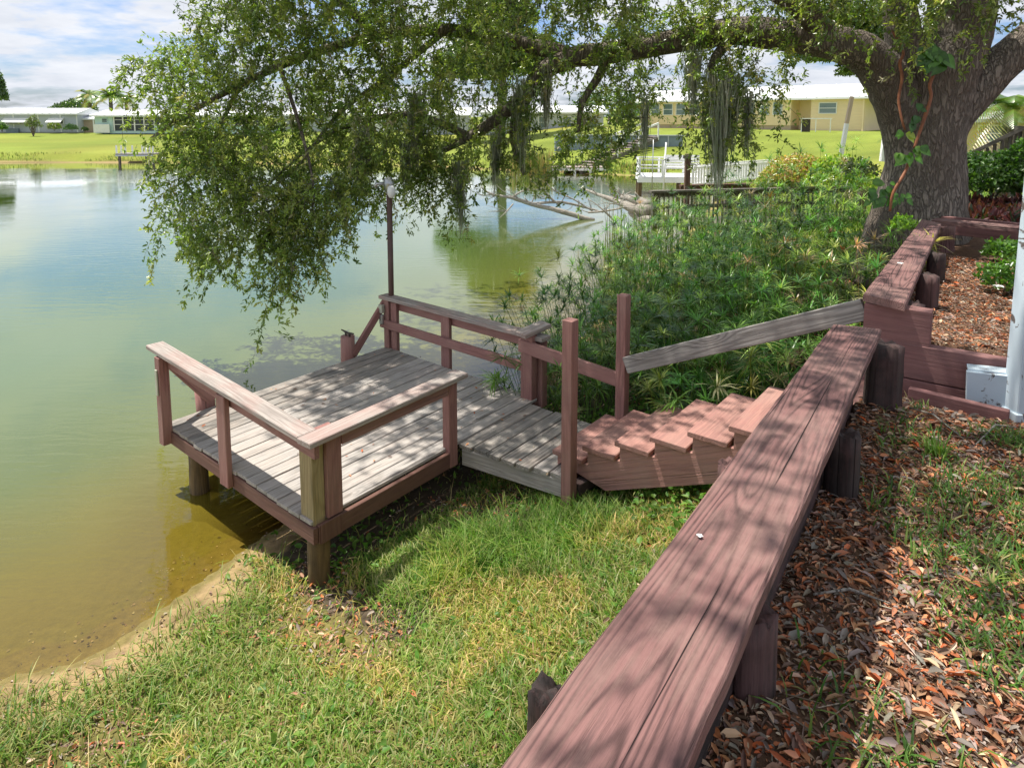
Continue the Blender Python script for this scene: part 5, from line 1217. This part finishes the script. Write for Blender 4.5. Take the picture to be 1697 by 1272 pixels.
# ------------------------------------------------------------------ yellow house, seawall, stairs
A0 = UD(1062, 210, 67.0); A1 = UD(1432, 213, 52.0); y_ = Front((A0.x, A0.y), (A1.x, A1.y)); yh = empty('yellow_house', (A0 + A1) / 2, 'long pale yellow house with white roof up the slope beyond the white ramp', 'house')
def uy(px):        # where the sight line through a column crosses the facade
    r = ray(px, 205); a = y_.a; det = r.x * -y_.d.y + r.y * y_.d.x
    k = (a.x * -y_.d.y + a.y * y_.d.x) / det; P_ = Vector((r.x * k, r.y * k, 0)); return (P_ - a).dot(y_.d)
u0_, u1_, u2_, u3_ = uy(1062), uy(1310), uy(1343), uy(1432)
y_.slab('wall', u0_, u1_, 2.75, 5.0, -6, 0, MAT['yellow'], yh); y_.slab('skirting', u0_, u1_, 1.9, 2.75, -6, -.06, MAT['tan'], yh)
for k in range(9):
    y_.slab('siding_board', u0_, u1_, 2.76 + k * .1, 2.845 + k * .1, .001, .02, MAT['yellow'], yh)
y_.slab('wall', u1_, u2_, 2.2, 5.0, -6, -1.6, MAT['yellow'], yh); y_.slab('wall', u2_, u3_, 2.2, 5.0, -6, 0, MAT['yellow'], yh)
for k in range(22):
    y_.slab('siding_board', u2_, u3_, 2.5 + k * .11, 2.595 + k * .11, .001, .02, MAT['yellow'], yh)
for px in (1077, 1099, 1120, 1142, 1165, 1190, 1212, 1235, 1258, 1280): y_.window(uy(px), uy(px + 16), 3.62, 4.72, yh)
y_.window(uy(1356), uy(1386), 3.7, 4.6, yh, fm='white')
y_.slab('carport_side', u3_ - .1, u3_, 2.3, 5.0, .1, .2, MAT['yellow'], yh) 
y_.roof(u0_, u3_ + 1.6, 5.0, 6.15, 7, MAT['roofwhite'], yh, .5)
tb_ = Front((X(1325, 50), 50), (X(1378, 49), 49)); te = empty('porch_table', (tb_.a.x + 1, 50, 2.4), 'pale long table against the wall of the yellow house', 'table')
tb_.slab('tabletop', 0, tb_.L, 3.30, 3.36, -.6, 0, MAT['white'], te)
for u in (.1, tb_.L * .5, tb_.L - .1): tb_.slab('leg', u, u + .06, 2.35, 3.30, -.1, -.04, MAT['white'], te)
tb_.slab('cabinet', .1, .7, 2.35, 3.28, -.55, -.15, MAT['darkmetal'], te)
# seawall
s0 = UD(920, 240, 49); s1 = UD(1132, 240, 47); sw = Front((s0.x, s0.y), (s1.x, s1.y)); swo = empty('seawall', s0, 'blue grey panelled seawall beneath the yellow house beside the far stairs', 'retaining wall')
np_ = 9
for k in range(np_):
    sw.slab('wall_panel', sw.L * k / np_ + .03, sw.L * (k + 1) / np_ - .03, .9, 2.12, -.15, 0, MAT['seawall'], swo); sw.slab('wall_post', sw.L * k / np_ - .05, sw.L * k / np_ + .03, .9, 2.16, -.1, .06, MAT['greysiding'], swo)
sw.slab('wall_cap', -.1, sw.L + .1, 2.121, 2.19, -.2, .08, MAT['greysiding'], swo)
# far stairs
fs0 = UD(1078, 227, 47.3); fs1 = UD(948, 281, 41.5); fso = empty('far_stairs', fs1, 'grey wooden stairs with white handrails descending the far bank to the pond', 'staircase')
nS = 15; dirv = Vector((fs1.x - fs0.x, fs1.y - fs0.y, 0)).normalized(); side = Vector((-dirv.y, dirv.x, 0))
for k in range(nS):
    p = fs0.lerp(fs1, k / (nS - 1)); wood('tread', p - side * .6, p + side * .6, .40, .05, MAT['cap'], fso, c=0)
for sd_ in (-.63, .63):
    wood('stringer', fs0 + side * sd_ + Vector((0, 0, -.16)), fs1 + side * sd_ + Vector((0, 0, -.16)), .05, .25, MAT['olddock'], fso, c=0)
    h0_ = fs0 + side * sd_ + Vector((0, 0, .95)); h1_ = fs0.lerp(fs1, .55) + side * sd_ + Vector((0, 0, .95)); wood('handrail', h0_, h1_, .07, .12, MAT['white'], fso, c=0)
    for f in (0, .27, .55):
        p = fs0.lerp(fs1, f) + side * sd_; wood('rail_post', p - Vector((0, 0, .2)), p + Vector((0, 0, .95)), .09, .09, MAT['white'], fso, up=(0, 1, 0), c=0)
# landing
l0 = UD(912, 277, 41); l1 = UD(1005, 277, 41); ld_ = Front((l0.x, l0.y), (l1.x, l1.y)); lo_ = empty('far_landing', l0, 'low grey landing on white posts at the foot of the far stairs', 'dock')
for k in range(9): ld_.slab('deck_board', ld_.L * k / 9, ld_.L * (k + 1) / 9 - .02, l0.z - .05, l0.z, -1.3, 0, MAT['cap'], lo_)
ld_.slab('rim', 0, ld_.L, l0.z - .22, l0.z - .055, -.08, -.02, MAT['white'], lo_)
for u in (.02, ld_.L * .42, ld_.L * .7, ld_.L - .15): ld_.slab('leg', u, u + .14, -.5, l0.z - .225, -.2, -.06, MAT['white'], lo_)

# ------------------------------------------------------------------ white dock and ramp
wd = empty('white_dock', UD(1115, 300, 30), 'white painted dock platform with railing and a bench, right of the dead branches', 'dock')
w0 = UD(1057, 292, 29); w1 = UD(1172, 295, 28.6); wf = Front((w0.x, w0.y), (w1.x, w1.y)); zt = w0.z - .02
for k in range(14): wf.slab('deck_board', wf.L * k / 14, wf.L * (k + 1) / 14 - .012, zt - .05, zt, -2.2, .0, MAT['white'], wd)
wf.slab('rim', 0, wf.L, zt - .25, zt - .055, -.06, .02, MAT['white'], wd); wf.slab('rim', 0, .06, zt - .25, zt - .055, -2.2, -.07, MAT['white'], wd)
for (u, n_) in ((.03, -.1), (1.0, -.1), (2.05, -.1), (.03, -2.1), (1.0, -2.1), (2.1, -2.1)):
    wf.slab('rail_post', u, u + .09, zt + .001, zt + .70, n_ - .045, n_ + .045, MAT['white'], wd)
for z in (.70, .34):
    for n_ in (-.1, -2.1): wf.slab('rail', 0, 2.15, zt + z, zt + z + .05, n_ - .05, n_ + .05, MAT['white'], wd)
    wf.slab('rail', .03, .10, zt + z - .06, zt + z - .01, -2.04, -.16, MAT['white'], wd)
for (u, n_) in ((.1, -.2), (1.75, -.3), (.1, -2.0), (2.6, -1.0)): wood('leg', wf.p(u, n_, -.6), wf.p(u, n_, zt - .255), .16, .16, MAT['pile'], wd, up=(0, 1, 0))
bn = empty('white_bench', wf.p(1.7, -1.0, zt), 'white slatted bench facing the water on the white dock', 'bench')
for k in range(3): wf.slab('seat_slat', 1.25, 2.7, zt + .34, zt + .37, -1.3 + k * .13, -1.2 + k * .13, MAT['white'], bn)
for k in range(4): wf.slab('back_slat', 1.2, 2.75, zt + .42 + k * .12, zt + .51 + k * .12, -1.42, -1.39, MAT['white'], bn)
for u in (1.2, 2.67): wf.slab('leg', u, u + .07, zt, zt + .5, -1.38, -.95, MAT['white'], bn)
# flag or boat poles
for (px, a, b, lab) in ((1083, 232, 322, 'slim grey pole left of the white dock pole'), (1104, 236, 318, 'white pole standing at the front of the white dock')):
    p = UD(px, a, 28.3); q = UD(px - (5 if px > 1090 else 3), b, 28.3); o = MB().tube([q, p], .035 if px > 1090 else .02, 8).build('thin_pole', MAT['white' if px > 1090 else 'metal'], None, True); tag(o, lab, 'pole')
# ramp with pickets
ra = empty('picket_ramp', UD(1210, 305, 28), 'white gangway ramp with close picket railings beside the white dock', 'ramp')
for (x0, y0, z0, x1, y1, z1, nn) in ((1148, 306, 27.2, 1276, 306, 29.5, 30), (1160, 300, 28.6, 1285, 300, 31, 26)):
    p = UD(x0, y0, z0); q = UD(x1, y1, z1); q.z = p.z + .12
    wood('bottom_rail', p, q, .06, .08, MAT['white'], ra, c=0); up_ = Vector((0, 0, .68)); wood('top_rail', p + up_, q + up_ + Vector((0, 0, -.05)), .08, .08, MAT['white'], ra, c=0)
    for k in range(nn + 1):
        r_ = p.lerp(q, k / nn); wood('picket', r_ + Vector((0, 0, .045)), r_ + Vector((0, 0, .63)), .065 if k % 10 else .1, .03, MAT['white'], ra, up=(0, 1, 0), c=0)
pA = UD(1155, 312, 27.2); pB = UD(1276, 310, 29.6); wood('walkway', pA + Vector((.3, .7, -.05)), pB + Vector((.3, .7, -.05)), 1.25, .06, MAT['white'], ra, c=0)
# sloping white rails going up the lawn
rr_ = empty('white_handrail', UD(1240, 275, 33), 'white sloping handrail running up the lawn behind the picket ramp', 'handrail')
p = UD(1150, 275, 31.5); q = UD(1215, 268, 34); q.z = gz(q) + .9
for dz in (0, -.3): wood('rail', p + Vector((0, 0, dz)), q + Vector((0, 0, dz)), .07, .07, MAT['white'], rr_, c=0)
for f in (.1, .5, .9): r_ = p.lerp(q, f); wood('rail_post', Vector((r_.x, r_.y, .3)), r_, .08, .08, MAT['white'], rr_, up=(0, 1, 0), c=0)
# lawn posts
p0 = UD(1390, 268, 21); p1 = UD(1403, 205, 21); p2 = UD(1412, 160, 21)
lpo = empty('leaning_post', p0, 'leaning square post, white below and brown above, on the lawn left of the oak', 'post')
wood('lower_post', p0 - Vector((0, 0, .3)), p1, .11, .11, MAT['white'], lpo, up=(0, 1, 0)); wood('upper_post', p1 + (p2 - p1) * .01, p2, .10, .10, MAT['tan'], lpo, up=(0, 1, 0))
p0 = UD(1463, 250, 19); p1 = UD(1475, 160, 19); o = wood('lawn_post', p0 - Vector((0, 0, .3)), p1, .12, .12, MAT['white'], None, up=(0, 1, 0)); tag(o, 'white post on the lawn just left of the oak trunk', 'post')

# ------------------------------------------------------------------ old grey dock beyond the sedge
og = empty('old_grey_dock', (4.5, 16, 0), 'dark weathered dock with close balusters and tall post behind the sedge thicket', 'dock')
q0 = UD(1084, 318, 16.0); q1 = UD(1436, 324, 17.2); zr = q0.z; q1.z = zr
of = Front((q0.x, q0.y), (q1.x, q1.y)); zk = UD(848, 372, 16).z
of.slab('top_rail', -.1, of.L, zr - .02, zr + .03, -.10, .08, MAT['olddock'], og); of.slab('rail', 0, of.L, zr - .13, zr - .025, -.05, -.01, MAT['olddock'], og)
of.slab('rail', 0, of.L, zr - .42, zr - .33, -.05, -.01, MAT['olddock'], og)
for k in range(5): of.slab('deck_board', 0, of.L, zk - .07, zk - .03, -.22 * (k + 1), -.22 * k - .01, MAT['olddock'], og)
for k in range(46):
    u = .12 + k * .118
    if u < of.L: of.slab('baluster', u, u + .035, zk - .1 - random.uniform(0, .1), zr - .025, -.005, .03, MAT['olddock'], og)
for u in (0, 1.9, 3.8, of.L - .15): of.slab('leg', u, u + .13, -.9, zr - .14, -.16, -.055, MAT['olddock'], og)
for (px, y, pyt, pyb, m_) in ((1140, 17.2, 255, 325, 'rusty'), (1432, 17.0, 306, 345, 'rusty')):
    p = UD(px, pyt, y); q = Vector((p.x, p.y, -.6 if px < 1200 else .5)); wood('tall_post', q, p, .13, .13, MAT[m_], og, up=(0, 1, 0))
p = UD(1140, 256, 17.2); wood('post_cap', p + Vector((-.11, 0, -.06)), p + Vector((.02, -.07, -.06)), .09, .09, MAT['olddock'], og)
b0 = UD(1128, 309, 18.5); b1 = UD(1330, 312, 19.4); b1.z = b0.z; ob_ = Front((b0.x, b0.y), (b1.x, b1.y)); ob_.slab('rear_rail', 0, ob_.L, b0.z - .12, b0.z, -.06, 0, MAT['rusty'], og); ob_.slab('rear_rail', 0, ob_.L, b0.z + .003, b0.z + .04, -.12, .06, MAT['rusty'], og)
for k in range(26): ob_.slab('baluster', .1 + k * .13, .14 + k * .13, b0.z - .75, b0.z - .125, -.03, 0, MAT['olddock'], og)

# handrail right of the oak
hr = empty('wooden_handrail', UD(1640, 250, 12.5), 'brown wooden handrail with balusters rising to the right behind the oak', 'handrail')
a = UD(1572, 272, 12.6); b = UD(1760, 182, 11.6); wood('top_rail', a, b, .10, .07, MAT['olddock'], hr); dn = Vector((0, 0, -.62)); wood('bottom_rail', a + dn, b + dn, .05, .08, MAT['olddock'], hr)
for k in range(15):
    r_ = a.lerp(b, (k + .5) / 15); wood('baluster', r_ + Vector((0, 0, -.58)), r_ + Vector((0, 0, -.04)), .04, .04, MAT['olddock'], hr, up=(0, 1, 0), c=0)
for f in (.02, .66): r_ = a.lerp(b, f); wood('rail_post', Vector((r_.x + .02, r_.y + .09, 1.7)), Vector((r_.x + .02, r_.y + .09, r_.z + .06)), .10, .10, MAT['olddock'], hr, up=(0, 1, 0))
# dark house behind palm
dh = Front((X(1590, 30), 30), (X(1800, 27), 27)); do_ = empty('dark_shed', dh.a + Vector((2, 0, 2)), 'shadowed low building behind the palm at the right edge', 'building')
dh.slab('wall', 0, dh.L, 1.9, 3.35, -4, 0, MAT['tan'], do_); dh.roof(0, dh.L, 3.35, 4.3, 5, MAT['skirt'], do_, .5); dh.window(.7, 2.0, 2.35, 3.1, do_)

# ------------------------------------------------------------------ driftwood
def drift(name, label, mains, grp=None):
    e = empty(name, UD(*mains[0][0][:3]), label, 'driftwood', grp)
    extra = []
    for L in mains:
        for _ in range(4 if len(L) > 2 else 2):
            a = L[random.randrange(0, len(L) - 1)]; dx = random.uniform(-38, 14); dy = random.uniform(-20, 3); r0 = min(a[3] * .35, .022)
            extra.append([a[:3] + (r0,), (a[0] + dx * .55 + random.uniform(-4, 4), a[1] + dy * .6, a[2], r0 * .8), (a[0] + dx, a[1] + dy + random.uniform(-5, 3), a[2] + .1, r0 * .3)])
    for L in mains + extra:
        L = [(p_[0], p_[1], p_[2], p_[3] * (.85 if p_[3] < .1 else .8)) if L not in extra else p_ for p_ in L]
        mb = MB(); tube_pts(mb, L, 9, .16, 3); mb.build('branch', MAT['deadwood'], e, True)
drift('dead_branch', 'long bleached dead branch reaching left across the pond surface', [
 [(985, 366, 22.4, .10), (930, 350, 22.5, .10), (880, 338, 22.6, .085), (850, 328, 22.6, .07), (815, 322, 22.6, .05), (797, 310, 22.6, .02)],
 [(880, 338, 22.6, .06), (930, 335, 22.8, .055), (975, 345, 23, .04), (1000, 352, 23, .03)],
 [(850, 326, 22.6, .04), (870, 315, 22.6, .035), (897, 314, 22.6, .03), (905, 303, 22.6, .015)],
 [(897, 312, 22.6, .05), (912, 328, 22.7, .045), (928, 340, 22.7, .03)],
 [(905, 303, 22.8, .025), (922, 318, 22.8, .03), (950, 330, 22.8, .03), (982, 350, 22.8, .03)],
 [(850, 338, 22.3, .03), (840, 350, 22.0, .03), (828, 361, 21.9, .015)],
 [(860, 330, 22.6, .02), (845, 316, 22.5, .015), (836, 312, 22.5, .008)],
 [(815, 322, 22.6, .025), (800, 324, 22.6, .02), (790, 318, 22.6, .01)],
 [(820, 325, 22.6, .02), (806, 332, 22.6, .01)], [(870, 318, 22.6, .02), (878, 308, 22.6, .008)], [(922, 318, 22.8, .02), (916, 304, 22.8, .008)], [(930, 352, 22.4, .02), (946, 345, 22.3, .01), (948, 340, 22.3, .02)]])
drift('dead_branch', 'bleached forked trunk and root mass lying against the old grey dock', [
 [(963, 311, 22, .03), (990, 322, 21.5, .06), (1020, 333, 21, .12), (1050, 345, 20.5, .20), (1078, 350, 20, .26)],
 [(1030, 326, 21, .08), (1050, 330, 20.6, .16), (1075, 342, 20.2, .2)],
 [(1035, 340, 20.8, .06), (1036, 325, 20.8, .04), (1046, 318, 20.8, .02)],
 [(1045, 352, 20.6, .12), (1062, 362, 20.2, .14), (1085, 362, 19.6, .12)],
 [(1032, 334, 21, .05), (1022, 328, 21, .03), (1010, 318, 21, .012)], [(1060, 332, 20.4, .08), (1052, 318, 20.4, .02)]])
drift('dead_branch', 'small bare forked branch poking up between the two larger dead trunks', [
 [(1018, 366, 19.5, .03), (1004, 352, 19.5, .035), (990, 340, 19.6, .02), (975, 330, 19.7, .012)],
 [(975, 352, 20.2, .04), (1000, 350, 20, .035), (1030, 345, 19.8, .03)], [(980, 345, 20, .015), (974, 328, 20, .008)], [(960, 347, 20.3, .02), (958, 330, 20.3, .01)]])
# droppings on the long plank, flat
fr_ = Rn.lerp(Ln, .5)
for (px, py, s_, lab) in ((1160, 887, .016, 'white dropping splat on the middle of the long plank'), (1492, 436, .035, 'small pale leaf lying on the upper wall plank')):
    z = 2.33 if px < 1300 else ZB; 
    if px < 1300:
        # height of the sloping plank under that pixel
        for _ in range(6):
            p = U(px, py, z); f = ((p - (Ln + Rn) / 2).dot(WD)) / ((Lf + Rf) / 2 - (Ln + Rn) / 2).length; z = ZN + (ZF - ZN) * f + .003
    p = U(px, py, z + .003); mb = MB(); n = 11; v = [p + Vector((math.cos(6.283 * k / n), math.sin(6.283 * k / n), 0)) * s_ * random.uniform(.4, 1.0) * (.6 if px < 1300 else 1) for k in range(n)]
    v2 = [q + Vector((0, 0, .0012)) for q in v]; mb.add(v + v2, [tuple(range(n, 2 * n))] + [(k, (k + 1) % n, n + (k + 1) % n, n + k) for k in range(n)]); o = mb.build('dropping' if px < 1300 else 'fallen_leaf', MAT['bird'], None); tag(o, lab, 'dropping' if px < 1300 else 'leaf')

for o in bpy.data.objects:
    if '_m' in o: del o['_m']
